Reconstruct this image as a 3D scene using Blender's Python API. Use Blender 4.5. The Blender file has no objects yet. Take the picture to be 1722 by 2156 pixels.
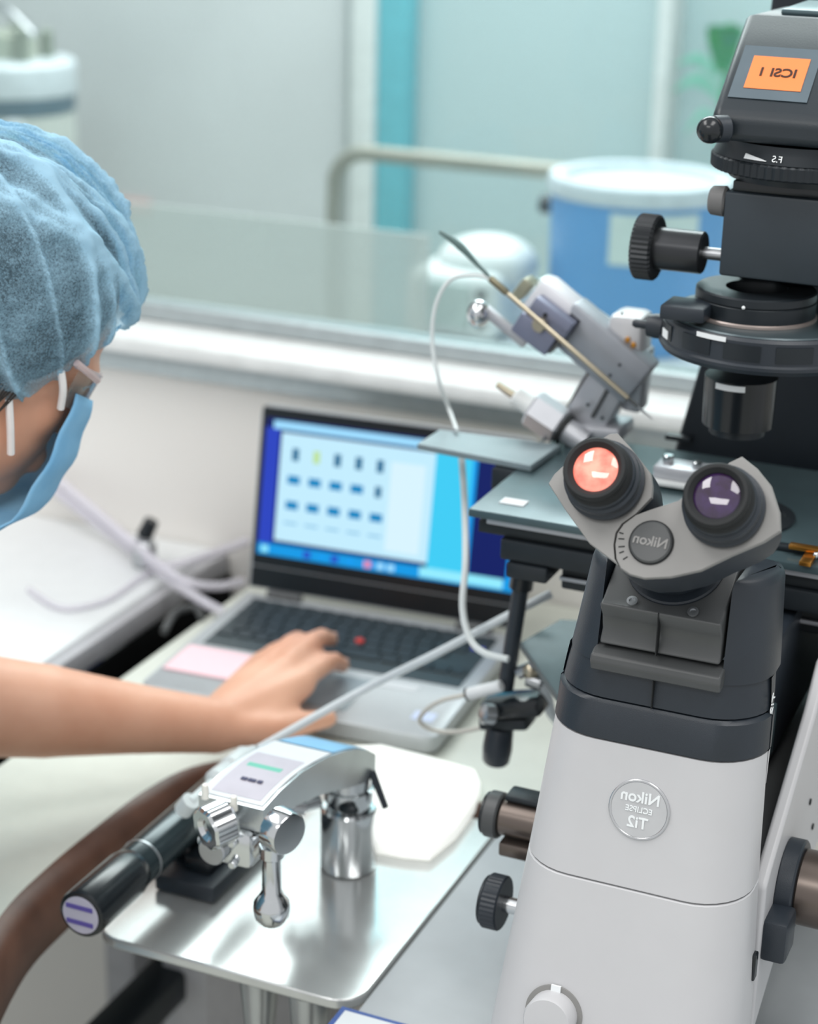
import bpy, bmesh, math, random
from mathutils import Vector as V, Matrix, Euler, noise as mnoise

random.seed(7)
scene = bpy.context.scene
COL = scene.collection

# ------------------------------------------------------------------ camera
FPX, CX, CY, IW = 4000.0, 861.0, 1078.0, 1722.0
CAM = V((0, 0, 1.506))
_p, _y, _r = math.radians(20), math.radians(23), math.radians(1.4)
FW = V((-math.sin(_y) * math.cos(_p), math.cos(_y) * math.cos(_p), -math.sin(_p)))
_rt = V((math.cos(_y), math.sin(_y), 0))
_up = _rt.cross(FW)
RT = _rt * math.cos(_r) + _up * math.sin(_r)
UP = -_rt * math.sin(_r) + _up * math.cos(_r)
cam_d = bpy.data.cameras.new('camera')
cam = bpy.data.objects.new('camera', cam_d)
COL.objects.link(cam)
m = Matrix((RT, UP, -FW)).transposed().to_4x4()
m.translation = CAM
cam.matrix_world = m
cam_d.sensor_fit = 'HORIZONTAL'
cam_d.sensor_width = 36.0
cam_d.lens = FPX / IW * 36.0
cam_d.clip_start = 0.02
cam_d.dof.use_dof = True
cam_d.dof.focus_distance = 1.12
cam_d.dof.aperture_fstop = 7.0
cam_d.dof.aperture_blades = 0
scene.camera = cam

# ------------------------------------------------------------------ world, lights, exposure
w = bpy.data.worlds.new('room_air')
scene.world = w
w.use_nodes = True
bg = w.node_tree.nodes['Background']
bg.inputs[0].default_value = (0.97, 0.985, 1.0, 1)
bg.inputs[1].default_value = 0.76


def area(name, loc, sx, sy, power, col=(1, 1, 1), tgt=None):
    l = bpy.data.lights.new(name, 'AREA')
    l.shape = 'RECTANGLE'
    l.size, l.size_y = sx, sy
    l.energy = power
    l.color = col
    o = bpy.data.objects.new(name, l)
    COL.objects.link(o)
    o.location = loc
    if tgt is not None:
        o.rotation_euler = (V(tgt) - V(loc)).to_track_quat('-Z', 'Y').to_euler()
    return o


area('ceiling_panel_light', (-1.3, 0.7, 2.65), 0.6, 1.2, 18, (1, 0.99, 0.97))
area('ceiling_panel_light', (0.3, 0.7, 2.65), 0.6, 1.2, 14, (1, 0.99, 0.97))
area('ceiling_panel_light', (-0.5, -0.9, 2.65), 1.2, 0.6, 18, (1, 0.99, 0.97))
area('ceiling_panel_light', (-1.2, 3.2, 2.65), 1.8, 1.2, 92, (1.0, 0.975, 0.965))
area('ceiling_panel_light', (-1.8, 5.4, 2.65), 1.8, 0.8, 86, (1.0, 0.975, 0.965))
vs = scene.view_settings
vs.view_transform = 'Standard'
vs.look = 'None'
vs.exposure = 0.0
vs.gamma = 1.0
vs.use_curve_mapping = False


# ------------------------------------------------------------------ pixel rays -> real points in the room
def ray(px, py): return FW + RT * ((px - CX) / FPX) - UP * ((py - CY) / FPX)
def dep(px, py, d): return CAM + ray(px, py) * d
def onz(px, py, z):
    r = ray(px, py); return CAM + r * ((z - CAM.z) / r.z)
def ony(px, py, y):
    r = ray(px, py); return CAM + r * (y / r.y)
def onx(px, py, x):
    r = ray(px, py); return CAM + r * (x / r.x)
def onp(px, py, P, n):
    r = ray(px, py); return CAM + r * ((P - CAM).dot(n) / r.dot(n))


# ------------------------------------------------------------------ materials
def lin(h):
    h = h.lstrip('#')
    out = []
    for i in (0, 2, 4):
        c = int(h[i:i + 2], 16) / 255
        out.append(c / 12.92 if c <= 0.04045 else ((c + 0.055) / 1.055) ** 2.4)
    return (*out, 1)


def mat(name, hexc, rough=0.5, metal=0.0, var=0.06, scale=40, bump=0.0, bscale=300, emit=0.0, spec=0.5,
        trans=0.0, coat=0.0, sss=0.0, hex2=None, alpha=None, dist=0.001):
    mt = bpy.data.materials.new(name)
    mt.use_nodes = True
    nt = mt.node_tree
    b = nt.nodes['Principled BSDF']
    c = lin(hexc)
    tc = nt.nodes.new('ShaderNodeTexCoord')
    nz = nt.nodes.new('ShaderNodeTexNoise')
    nz.inputs['Scale'].default_value = scale
    nz.inputs['Detail'].default_value = 4
    nt.links.new(tc.outputs['Object'], nz.inputs['Vector'])
    rp = nt.nodes.new('ShaderNodeValToRGB')
    rp.color_ramp.elements[0].position = 0.3
    rp.color_ramp.elements[1].position = 0.7
    if hex2:
        rp.color_ramp.elements[0].color = lin(hex2)
        rp.color_ramp.elements[1].color = c
    else:
        rp.color_ramp.elements[0].color = (*[x * (1 - var) for x in c[:3]], 1)
        rp.color_ramp.elements[1].color = (*[min(1, x * (1 + var)) for x in c[:3]], 1)
    nt.links.new(nz.outputs['Fac'], rp.inputs['Fac'])
    nt.links.new(rp.outputs['Color'], b.inputs['Base Color'])
    b.inputs['Roughness'].default_value = rough
    b.inputs['Metallic'].default_value = metal
    b.inputs['Specular IOR Level'].default_value = spec
    b.inputs['Transmission Weight'].default_value = trans
    b.inputs['Coat Weight'].default_value = coat
    if sss:
        b.inputs['Subsurface Weight'].default_value = sss
        b.inputs['Subsurface Radius'].default_value = (0.006, 0.002, 0.001)
        b.inputs['Subsurface Scale'].default_value = 1.0
    if emit:
        nt.links.new(rp.outputs['Color'], b.inputs['Emission Color'])
        b.inputs['Emission Strength'].default_value = emit
    if bump:
        n2 = nt.nodes.new('ShaderNodeTexNoise')
        n2.inputs['Scale'].default_value = bscale
        n2.inputs['Detail'].default_value = 3
        nt.links.new(tc.outputs['Object'], n2.inputs['Vector'])
        bp = nt.nodes.new('ShaderNodeBump')
        bp.inputs['Strength'].default_value = bump
        bp.inputs['Distance'].default_value = dist
        nt.links.new(n2.outputs['Fac'], bp.inputs['Height'])
        nt.links.new(bp.outputs['Normal'], b.inputs['Normal'])
    if alpha is not None:
        b.inputs['Alpha'].default_value = alpha
    return mt


def glass_mat(name, tint, refl=0.08, rough=0.02, body=0.0, bodycol='#ffffff'):
    """clear pane: see-through with a fresnel gloss and an optional milky body"""
    mt = bpy.data.materials.new(name)
    mt.use_nodes = True
    nt = mt.node_tree
    nt.nodes.clear()
    out = nt.nodes.new('ShaderNodeOutputMaterial')
    tr = nt.nodes.new('ShaderNodeBsdfTransparent')
    tr.inputs[0].default_value = lin(tint)
    gl = nt.nodes.new('ShaderNodeBsdfGlossy')
    gl.inputs['Roughness'].default_value = rough
    df = nt.nodes.new('ShaderNodeBsdfDiffuse')
    nz = nt.nodes.new('ShaderNodeTexNoise')
    nz.inputs['Scale'].default_value = 6
    rp = nt.nodes.new('ShaderNodeValToRGB')
    c = lin(bodycol)
    rp.color_ramp.elements[0].color = (*[x * .95 for x in c[:3]], 1)
    rp.color_ramp.elements[1].color = c
    nt.links.new(nz.outputs['Fac'], rp.inputs['Fac'])
    nt.links.new(rp.outputs['Color'], df.inputs['Color'])
    m1 = nt.nodes.new('ShaderNodeMixShader')
    m1.inputs[0].default_value = body
    nt.links.new(tr.outputs[0], m1.inputs[1])
    nt.links.new(df.outputs[0], m1.inputs[2])
    fr = nt.nodes.new('ShaderNodeFresnel')
    fr.inputs[0].default_value = 1.0 + refl * 4
    m2 = nt.nodes.new('ShaderNodeMixShader')
    nt.links.new(fr.outputs[0], m2.inputs[0])
    nt.links.new(m1.outputs[0], m2.inputs[1])
    nt.links.new(gl.outputs[0], m2.inputs[2])
    nt.links.new(m2.outputs[0], out.inputs[0])
    return mt


M = dict(
    wall=mat('beige_painted_wall', '#ebe8e3', 0.75, scale=2, var=0.02),
    farwall=mat('pale_grey_wall', '#c8cacb', 0.7, scale=3, var=0.05),
    farcyan=mat('pale_cyan_wall', '#cfe2e4', 0.6, scale=2, var=0.05),
    floor=mat('pale_vinyl_floor', '#c3c5bb', 0.35, scale=12, var=0.08),
    alu=mat('brushed_aluminium', '#aeb6b8', 0.35, 0.6, scale=60),
    whitealu=mat('white_sill_paint', '#dbdedd', 0.4),
    teal=mat('teal_frame', '#5fb4c2', 0.4),
    whiteplastic=mat('white_microscope_plastic', '#c6c6c8', 0.42, var=0.012, bump=0.03, bscale=900),
    black=mat('black_textured_plastic', '#262d35', 0.42, bump=0.12, bscale=1500, var=0.1),
    blackgloss=mat('black_gloss_plastic', '#171c20', 0.22, var=0.1),
    blackmetal=mat('black_anodised_metal', '#23292e', 0.38, 0.3, var=0.1),
    rubber=mat('black_rubber', '#16191b', 0.7, bump=0.1, bscale=800),
    greyplate=mat('warm_grey_plastic', '#8b8a88', 0.45, bump=0.1, bscale=1500, var=0.04),
    darkgrey=mat('dark_grey_plastic', '#4b4d4e', 0.4, bump=0.06, bscale=1200),
    bronze=mat('satin_dark_bronze', '#6f655f', 0.32, 0.7),
    stage=mat('dark_teal_stage_coat', '#4d5f64', 0.28, 0.4, var=0.08),
    stagedk=mat('stage_black_coat', '#23282b', 0.4, 0.2),
    chrome=mat('polished_chrome', '#d3d6d8', 0.14, 1.0, var=0.03),
    steel=mat('satin_steel', '#b5b8bb', 0.3, 0.9, var=0.05),
    silver=mat('silver_anodised', '#b6b8bd', 0.38, 0.55, var=0.05),
    bluegrey=mat('blue_grey_anodised', '#7e8398', 0.4, 0.4),
    brass=mat('brass', '#b9823a', 0.3, 0.9),
    rod=mat('nickel_rod', '#b7ad98', 0.28, 0.9),
    whitemark=mat('white_print', '#eef2f3', 0.5, var=0.0),
    paper=mat('white_paper', '#d9dde0', 0.7, var=0.02),
    orange=mat('orange_label_paper', '#ee8649', 0.55, var=0.02),
    ink=mat('dark_ink', '#3a1d10', 0.6),
    film=mat('grey_display_film', '#5b6870', 0.25),
    lensred=mat('pink_orange_coated_lens_glow', '#f0685a', 0.08, coat=1.0, hex2='#f49a86', scale=130, emit=0.55),  # lamp light seen through the eyepiece, put into colour and emission
    lensvio=mat('violet_lens_coating', '#2a1630', 0.05, coat=1.0, hex2='#3a2450', scale=160),
    desk=mat('pale_desk_laminate', '#d3d6cc', 0.4, var=0.03),
    deskedge=mat('brown_desk_edge', '#6a4a3c', 0.45, hex2='#53382d', scale=30),
    whitedesk=mat('white_desk_laminate', '#e6e9ea', 0.35, var=0.02),
    deskside=mat('grey_desk_edge', '#b4b4b8', 0.5),
    plate=mat('polished_shelf_plate', '#c9cbca', 0.16, 0.55, var=0.03),
    slab=mat('grey_slab_coat', '#aeb2b5', 0.45, var=0.03),
    laptop=mat('silver_laptop_shell', '#b4b8bb', 0.4, 0.35, var=0.03),
    keybed=mat('dark_key_bed', '#3b4549', 0.5),
    key=mat('black_key', '#333c41', 0.5),
    redcap=mat('red_rubber_cap', '#d6423a', 0.6),
    bezel=mat('black_bezel', '#0c1216', 0.3),
    pink=mat('pink_note_paper', '#f4cdd4', 0.7, var=0.02),
    clear=mat('milky_clear_tubing', '#e4eaea', 0.25, var=0.02, alpha=0.85),
    tubegrey=mat('grey_air_tubing', '#cfd5d8', 0.35, var=0.03),
    lilac=mat('pale_lilac_tubing', '#e2dfe8', 0.35, var=0.03, alpha=0.6),
    skin=mat('skin', '#e2ae92', 0.5, sss=0.06, hex2='#d2977a', scale=14, bump=0.08, bscale=500),
    hair=mat('dark_hair', '#23201f', 0.5, hex2='#3c342e', scale=90),
    mask=mat('blue_mask_cloth', '#93c8e9', 0.8, hex2='#79b6e0', scale=30, bump=0.2, bscale=200),
    strap=mat('white_elastic', '#f0eeec', 0.7),
    scrub=mat('blue_scrub_cloth', '#7aa9c4', 0.8, bump=0.2, bscale=90),
    goggle=mat('clear_pink_frame', '#d9c4c2', 0.25, alpha=0.75),
    blue=mat('blue_enamel', '#5596cf', 0.45, scale=5, var=0.06),
    dkblue=mat('dark_slate_blue', '#55707f', 0.5),
    cream=mat('cream_enamel', '#bfc3bd', 0.5, scale=5),
    green=mat('leaf_green', '#2f9a4e', 0.5, hex2='#2f8a72'),
    hazeleaf=mat('hazed_leaf_green', '#86bfae', 0.5, hex2='#6db09a'),  # leaf green paled: frosted-glass haze put into the colour
    reddish=mat('faded_red_label', '#d9a9a4', 0.6),
    gap=mat('black_gap_shade', '#07090a', 0.8, spec=0.1),  # near-black: carries the shade of the desk gap in its colour
)
M['pane'] = glass_mat('window_glass', '#f4fbfb', 0.06, body=0.03, bodycol='#e6f2f2')
M['clearglass'] = glass_mat('clear_glass', '#eef7f6', 0.1, body=0.12, bodycol='#eef4f4')


# ------------------------------------------------------------------ mesh builder
class B:
    def __init__(s): s.bm = bmesh.new()

    def ring(s, pts): return [s.bm.verts.new(p) for p in pts]

    def loft(s, rings, cap=(True, True), closed=True):
        vr = [s.ring(r) for r in rings]
        n = len(vr[0])
        for a, b in zip(vr, vr[1:]):
            for i in range(n if closed else n - 1):
                j = (i + 1) % n
                try: s.bm.faces.new((a[i], a[j], b[j], b[i]))
                except ValueError: pass
        if closed and cap[0]: s.bm.faces.new(list(reversed(vr[0])))
        if closed and cap[1]: s.bm.faces.new(vr[-1])
        return s

    def obox(s, c, ax, ay, az, hx, hy, hz, bev=0.0, seg=2):
        c = V(c); ax, ay, az = V(ax).normalized(), V(ay).normalized(), V(az).normalized()
        b2 = bmesh.new()
        bmesh.ops.create_cube(b2, size=2)
        for v in b2.verts: v.co = V((v.co.x * hx, v.co.y * hy, v.co.z * hz))
        if bev: bmesh.ops.bevel(b2, geom=list(b2.edges), offset=bev, segments=seg, affect='EDGES', profile=0.5)
        R = Matrix((ax, ay, az)).transposed()
        for v in b2.verts: v.co = c + R @ v.co
        s.add(b2)
        return s

    def box(s, lo, hi, bev=0.0, seg=2):
        lo, hi = V(lo), V(hi)
        h = (hi - lo) / 2
        return s.obox((lo + hi) / 2, (1, 0, 0), (0, 1, 0), (0, 0, 1), h.x, h.y, h.z, bev, seg)

    def add(s, b2):
        mp = {}
        for v in b2.verts: mp[v] = s.bm.verts.new(v.co)
        for f in b2.faces:
            try: s.bm.faces.new([mp[v] for v in f.verts])
            except ValueError: pass
        b2.free()

    def lathe(s, prof, org, axis, seg=32, cap=(True, True)):
        """prof: (radius, height along axis)"""
        org = V(org); ax = V(axis).normalized()
        t = V((0, 0, 1)) if abs(ax.z) < 0.9 else V((1, 0, 0))
        u = ax.cross(t).normalized(); v = ax.cross(u)
        rs = []
        for r, h in prof:
            rs.append([org + ax * h + (u * math.cos(2 * math.pi * k / seg) + v * math.sin(2 * math.pi * k / seg)) * max(r, 1e-5)
                       for k in range(seg)])
        s.loft(rs, cap)
        return s

    def cyl(s, p0, p1, r0, r1=None, seg=24, bev=0.0):
        p0, p1 = V(p0), V(p1)
        r1 = r0 if r1 is None else r1
        L = (p1 - p0).length
        pr = [(r0, 0), (r1, L)] if not bev else [(r0 - bev, 0), (r0, bev), (r1, L - bev), (r1 - bev, L)]
        return s.lathe(pr, p0, p1 - p0, seg)

    def ribbed(s, p0, p1, r, n=40, dep_=0.0008, bev=0.001):
        p0, p1 = V(p0), V(p1)
        ax = (p1 - p0).normalized(); L = (p1 - p0).length
        t = V((0, 0, 1)) if abs(ax.z) < 0.9 else V((1, 0, 0))
        u = ax.cross(t).normalized(); v = ax.cross(u)
        rs = []
        for h, k in ((0, -bev), (bev, 0), (L - bev, 0), (L, -bev)):
            rg = []
            for i in range(n * 2):
                a = math.pi * i / n
                rr = r + k - (dep_ if i % 2 else 0)
                rg.append(p0 + ax * h + (u * math.cos(a) + v * math.sin(a)) * rr)
            rs.append(rg)
        return s.loft(rs)

    def ball(s, c, r, seg=20, sc=(1, 1, 1), rot=None):
        b2 = bmesh.new()
        bmesh.ops.create_uvsphere(b2, u_segments=seg, v_segments=max(8, seg // 2 + 2), radius=1)
        for v in b2.verts:
            p = V((v.co.x * sc[0], v.co.y * sc[1], v.co.z * sc[2])) * r
            if rot is not None: p = rot @ p
            v.co = V(c) + p
        s.add(b2)
        return s

    def tube(s, pts, rad, seg=10, cap=(True, True), smooth=True):
        pts = [V(p) for p in pts]
        if smooth and len(pts) > 2: 
            if not isinstance(rad, (int, float)):
                rad = crv_s(list(rad), len(pts))
            pts = crv(pts)
        n = len(pts)
        rad = [rad] * n if isinstance(rad, (int, float)) else rad
        rs = []; pu = None
        for i, p in enumerate(pts):
            t = (pts[min(i + 1, n - 1)] - pts[max(i - 1, 0)]).normalized()
            if pu is None:
                h = V((0, 0, 1)) if abs(t.z) < 0.9 else V((1, 0, 0))
                pu = t.cross(h).normalized()
            else:
                pu = (pu - t * pu.dot(t)).normalized()
            w_ = t.cross(pu)
            rs.append([p + (pu * math.cos(2 * math.pi * k / seg) + w_ * math.sin(2 * math.pi * k / seg)) * rad[i] for k in range(seg)])
        return s.loft(rs, cap)

    def prism(s, pts, ext):
        """polygon pts extruded along ext"""
        ext = V(ext)
        return s.loft([[V(p) for p in pts], [V(p) + ext for p in pts]])

    def done(s, name, mt, parent=None, sharp=35, bev=0.0, seg=2, sub=0, label=None):
        bm = s.bm
        bmesh.ops.recalc_face_normals(bm, faces=list(bm.faces))
        me = bpy.data.meshes.new(name)
        bm.to_mesh(me); bm.free()
        for p in me.polygons: p.use_smooth = True
        me.set_sharp_from_angle(angle=math.radians(sharp))
        me.materials.append(M[mt] if isinstance(mt, str) else mt)
        o = bpy.data.objects.new(name, me)
        COL.objects.link(o)
        if bev:
            md = o.modifiers.new('bevel', 'BEVEL')
            md.width = bev; md.segments = seg; md.limit_method = 'ANGLE'; md.angle_limit = math.radians(40)
            md.use_clamp_overlap = True
            me.set_sharp_from_angle(angle=math.radians(180))
            md.harden_normals = True
        if sub:
            md = o.modifiers.new('sub', 'SUBSURF'); md.levels = sub; md.render_levels = sub
        if parent is not None: adopt(o, parent)
        if label: o['label'] = label
        return o


def crv(p, k=8):
    """Catmull-Rom through the points"""
    out = []
    n = len(p)
    for i in range(n - 1):
        a, b, c, d = p[max(i - 1, 0)], p[i], p[i + 1], p[min(i + 2, n - 1)]
        for j in range(k):
            t = j / k
            out.append(0.5 * ((2 * b) + (c - a) * t + (2 * a - 5 * b + 4 * c - d) * t * t + (3 * b - a - 3 * c + d) * t ** 3))
    out.append(p[-1])
    return out


def crv_s(r, n, k=8):
    out = []
    for i in range(n - 1):
        for j in range(k): out.append(r[i] + (r[i + 1] - r[i]) * j / k)
    out.append(r[-1])
    return out


def adopt(o, parent):
    o.parent = parent
    # meshes are written in room coordinates; a part's own origin already sits at the room origin
    o.matrix_parent_inverse = Matrix.Translation(-parent.location) if parent.parent is None else Matrix.Identity(4)


def tag(o, label=None, cat=None, group=None, kind=None):
    if label: o['label'] = label
    if cat: o['category'] = cat
    if group: o['group'] = group
    if kind: o['kind'] = kind
    return o


def thing(name, label, cat, loc=(0, 0, 0), group=None):
    o = bpy.data.objects.new(name, None)
    o.empty_display_size = 0.03
    COL.objects.link(o)
    o.location = loc
    return tag(o, label, cat, group)


def text_mesh(name, body, size, origin, ux, uy, mt, parent=None, mirror=True, depth=0.0002, bold=False):
    """lettering centred at origin, ux = reading direction before mirroring, uy = up of the letters"""
    cu = bpy.data.curves.new(name, 'FONT')
    cu.body = body; cu.size = size; cu.align_x = 'CENTER'; cu.align_y = 'CENTER'; cu.extrude = depth
    if bold: cu.offset = size * 0.02
    tmp = bpy.data.objects.new('tmp', cu)
    COL.objects.link(tmp)
    dg = bpy.context.evaluated_depsgraph_get()
    me = bpy.data.meshes.new_from_object(tmp.evaluated_get(dg))
    bpy.data.objects.remove(tmp)
    ux, uy = V(ux).normalized(), V(uy).normalized()
    n = ux.cross(uy)
    for v in me.vertices:
        c = v.co.copy()
        if mirror: c.x = -c.x
        v.co = V(origin) + ux * c.x + uy * c.y + n * c.z
    if mirror: me.flip_normals()
    me.materials.clear(); me.materials.append(M[mt])
    me.name = name
    o = bpy.data.objects.new(name, me)
    COL.objects.link(o)
    if parent is not None: adopt(o, parent)
    return o


def rrect(x0, x1, y0, y1, r, z, k=6):
    """rounded rectangle loop at height z; r = radius or (front, back) radii"""
    rf, rb = r if isinstance(r, tuple) else (r, r)
    out = []
    for cx, cy, a0, rr in ((x1 - rf, y0 + rf, -90, rf), (x1 - rb, y1 - rb, 0, rb), (x0 + rb, y1 - rb, 90, rb), (x0 + rf, y0 + rf, 180, rf)):
        for i in range(k + 1):
            a = math.radians(a0 + 90 * i / k)
            out.append(V((cx + rr * math.cos(a), cy + rr * math.sin(a), z)))
    return out


X, Y, Z = V((1, 0, 0)), V((0, 1, 0)), V((0, 0, 1))

# ------------------------------------------------------------------ the room
def struct(name, bm, mt, parent=None, **k):
    o = bm.done(name, mt, parent, **k)
    if parent is None: o['kind'] = 'structure'
    return o


YW = 1.73
struct('floor', B().box((-4.5, -2.0, -0.05), (2.5, 7.2, 0.0)), 'floor')
struct('wall_back', B().box((-3.6, YW, 0.0), (2.2, YW + 0.10, 0.935)), 'wall')
tr1 = struct('trim_1', B().box((-3.6, YW - 0.018, 0.936), (2.2, YW + 0.1, 0.962), 0.003), 'alu')
tr2 = struct('trim_2', B().box((-3.6, YW - 0.045, 0.963), (2.2, YW + 0.1, 0.982), 0.006), 'whitealu')
win = struct('window_1', B().box((-3.6, YW + 0.045, 1.0), (2.2, YW + 0.051, 2.6)), 'pane')
struct('window_frame', B().box((-3.6, YW + 0.03, 0.983), (2.2, YW + 0.066, 1.0), 0.002), 'alu', win)
# the room behind the glass
struct('wall_far', B().box((-4.6, 6.9, 0.0), (2.2, 7.0, 2.7)), 'farcyan')
YP = 3.45
pL = ony(745, 0, YP).x; pT0 = ony(803, 0, YP).x; pT1 = ony(868, 0, YP).x
struct('wall_partition', B().box((-4.6, YP, 0.0), (pL, YP + 0.08, 2.7)), 'farwall')
struct('trim_3', B().box((pL + 0.006, YP - 0.03, 0.0), (pT0, YP + 0.09, 2.7), 0.006), 'whitealu')
struct('trim_4', B().box((pT0 + 0.001, YP - 0.02, 0.0), (pT1, YP + 0.08, 2.7), 0.004), 'teal')
w2 = struct('window_2', B().box((pT1 + 0.001, YP + 0.03, 0.0), (1.8, YP + 0.042, 2.7)), glass_mat('frosted_partition_glass', '#e3eeef', 0.05, body=0.60, bodycol='#cbdadc'))
px0 = ony(1379, 170, YP - 0.05).x
struct('trim_5', B().box((px0, YP - 0.06, 0.0), (px0 + 0.026, YP + 0.02, 2.7), 0.004), 'whitealu')
# vertical joint shadow gap on the partition
struct('trim_6', B().box((pL - 0.012, YP - 0.012, 0.0), (pL + 0.0055, YP - 0.001, 2.7), 0.002), 'alu')
lab = B().box((ony(250, 430, YP).x, YP - 0.006, ony(250, 445, YP).z), (ony(318, 430, YP).x, YP - 0.001, ony(250, 415, YP).z)).done('wall_notice', 'reddish')
tag(lab, 'small faded red notice on the grey wall behind the glass', 'notice')

# low frosted glass screen behind the window
cx0, cx1 = ony(283, 440, 2.4).x - 0.5, ony(905, 475, 2.4).x
t = thing('frosted_screen', 'low frosted grey glass screen behind the window, in front of the handrail foot', 'screen', ((cx0 + cx1) / 2, 2.4, 0))
B().box((cx0, 2.396, 0.05), (cx1, 2.404, 0.968), 0.001).done('pane', glass_mat('frosted_grey_glass', '#f2f4f3', 0.05, body=0.5, bodycol='#e2e4e2'), t)
B().box((cx0, 2.385, 0.0), (cx1, 2.415, 0.049), 0.003).done('foot_rail', 'alu', t)

# steel rail
YR = 2.92
a0 = ony(703, 445, YR); a1 = ony(735, 330, YR); a2 = ony(1190, 350, YR)
zr = (a1.z + a2.z) / 2
pts = [V((a0.x, YR, 0.0)), V((a0.x, YR, zr - 0.10))]
for i in range(1, 8):
    an = math.pi / 2 * i / 7
    pts.append(V((a0.x + 0.06 * (1 - math.cos(an)), YR, zr - 0.06 + 0.06 * math.sin(an))))
pts += [V((a2.x + 0.25, YR, zr)), V((a2.x + 0.9, YR, zr))]
rl = B().tube(pts, 0.0135, 14, smooth=False).done('handrail', mat('satin_rail_steel', '#96968c', 0.4, 0.4))
tag(rl, 'bent steel handrail behind the glass, left of the blue bucket', 'handrail')

# white counter with the blue bucket
YB = 2.62
bt = ony(1350, 375, YB); bl = ony(1165, 375, YB); rb = (bt - bl).length * 0.98
zc = 0.80
cl, cr = ony(860, 600, 2.5).x, 0.9
t = thing('counter', 'white counter behind the glass carrying the blue bucket', 'counter', ((cl + cr) / 2, 2.7, 0))
B().box((cl + 0.02, 2.46, 0.0), (cr, 2.9, zc - 0.03), 0.004).done('body', 'whitedesk', t)
B().box((cl, 2.44, zc - 0.029), (cr, 2.9, zc), 0.004).done('worktop', 'whitedesk', t)
t = thing('blue_bucket', 'round blue bucket with a thick white rim behind the glass', 'bucket', (bt.x, YB, zc))
B().lathe([(rb * 0.93, 0.001), (rb * 0.95, 0.01), (rb * 0.98, bt.z - zc - 0.02), (rb * 0.9, bt.z - zc - 0.02)], (bt.x, YB, zc), Z, 40).done('shell', 'blue', t)
B().lathe([(rb * 0.93, -0.022), (rb * 1.02, -0.02), (rb * 1.03, -0.004), (rb * 1.0, 0.004), (rb * 0.84, 0.004), (rb * 0.8, -0.008), (0.0, -0.012)], (bt.x, YB, bt.z), Z, 40).done('rim', mat('bucket_rim_white', '#c4cfd6', 0.5), t)
l0, l1 = ony(1285, 450, YB - rb), ony(1440, 575, YB - rb)
yb_ = YB - rb * 0.975
bb = B()
rs = []
for i in range(9):
    x_ = l0.x + (l1.x - l0.x) * i / 8
    dx = (x_ - bt.x)
    yy = YB - math.sqrt(max(1e-6, (rb * 0.985) ** 2 - dx * dx)) - 0.002
    rs.append([V((x_, yy, l1.z)), V((x_, yy, l0.z)), V((x_, yy + 0.0015, l0.z)), V((x_, yy + 0.0015, l1.z))])
bb.loft(rs).done('paper_label', mat('bucket_label', '#c9d8d6', 0.6), t)
h0 = ony(1165, 432, YB)
B().cyl((bt.x - rb * 0.97, YB, h0.z), (bt.x - rb * 1.15, YB, h0.z), 0.012, 0.014, 14, 0.002).done('handle_lug', 'black', t)
# bench-top instrument
i0 = ony(985, 690, 2.55)
t = thing('bench_instrument', 'small white domed laboratory instrument on the counter left of the blue bucket', 'instrument', (i0.x, 2.56, zc))
B().box((i0.x - 0.075, 2.48, zc + 0.001), (i0.x + 0.07, 2.66, zc + 0.10), 0.02, 4).done('housing', mat('instrument_white', '#d7dddd', 0.4), t)
B().ball((i0.x + 0.02, 2.57, zc + 0.10), 0.075, 24, (1, 0.95, 0.55)).done('dome', bpy.data.materials['instrument_white'], t)
B().box((i0.x - 0.055, 2.474, zc + 0.02), (i0.x + 0.03, 2.4795, zc + 0.085), 0.002).done('front_panel', mat('instrument_grey', '#b9c6c4', 0.4), t)
for k in range(3):
    B().cyl((i0.x + 0.048, 2.4795, zc + 0.03 + k * 0.022), (i0.x + 0.048, 2.47, zc + 0.03 + k * 0.022), 0.006, None, 12).done('button', 'darkgrey', t)

# dewar on the left
YD = 3.1
dc = ony(20, 200, YD)
rd = 0.125
zd = lambda py: ony(90, py, YD - 0.03).z
t = thing('storage_dewar', 'round cream tank with dark blue band and metal fittings, behind the glass at upper left', 'tank', (dc.x, YD, 0))
B().lathe([(rd * .98, 0.02), (rd, 0.04), (rd, zd(245)), (rd * 0.98, zd(243))], (dc.x, YD, 0), Z, 36).done('tank_body', 'cream', t)
B().lathe([(rd * 0.99, zd(242)), (rd * 1.0, zd(240)), (rd * 1.0, zd(207)), (rd * 0.99, zd(205))], (dc.x, YD, 0), Z, 36).done('band', 'dkblue', t)
B().lathe([(rd * 1.03, zd(204)), (rd * 1.04, zd(200)), (rd * 1.03, zd(140)), (rd * 0.98, zd(133)), (rd * 0.3, zd(131))], (dc.x, YD, 0), Z, 36).done('lid', mat('tank_lid_white', '#cdd5da', 0.4), t)
for i in range(5):
    a = 0.6 + i * 1.25
    hx, hy = dc.x + 0.075 * math.cos(a), YD - 0.075 * math.sin(a)
    B().cyl((hx, hy, zd(133)), (hx, hy, zd(60 + 12 * (i % 3))), 0.015, 0.012, 14, 0.003).done('valve', mat('fitting_metal_%d' % i, '#8c9488', 0.4, 0.5), t)
B().tube([V((dc.x - 0.08, YD, zd(75))), V((dc.x, YD - 0.02, zd(20))), V((dc.x + 0.08, YD - 0.03, zd(75)))], 0.008, 10).done('carry_handle', 'steel', t)
B().lathe([(0.05, zd(131)), (0.05, zd(80)), (0.03, zd(70))], (dc.x + 0.01, YD, 0), Z, 20).done('neck_cap', mat('cap_grey', '#aab0a2', 0.5), t)
gl = ony(135, 300, YD - 0.1)
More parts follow.
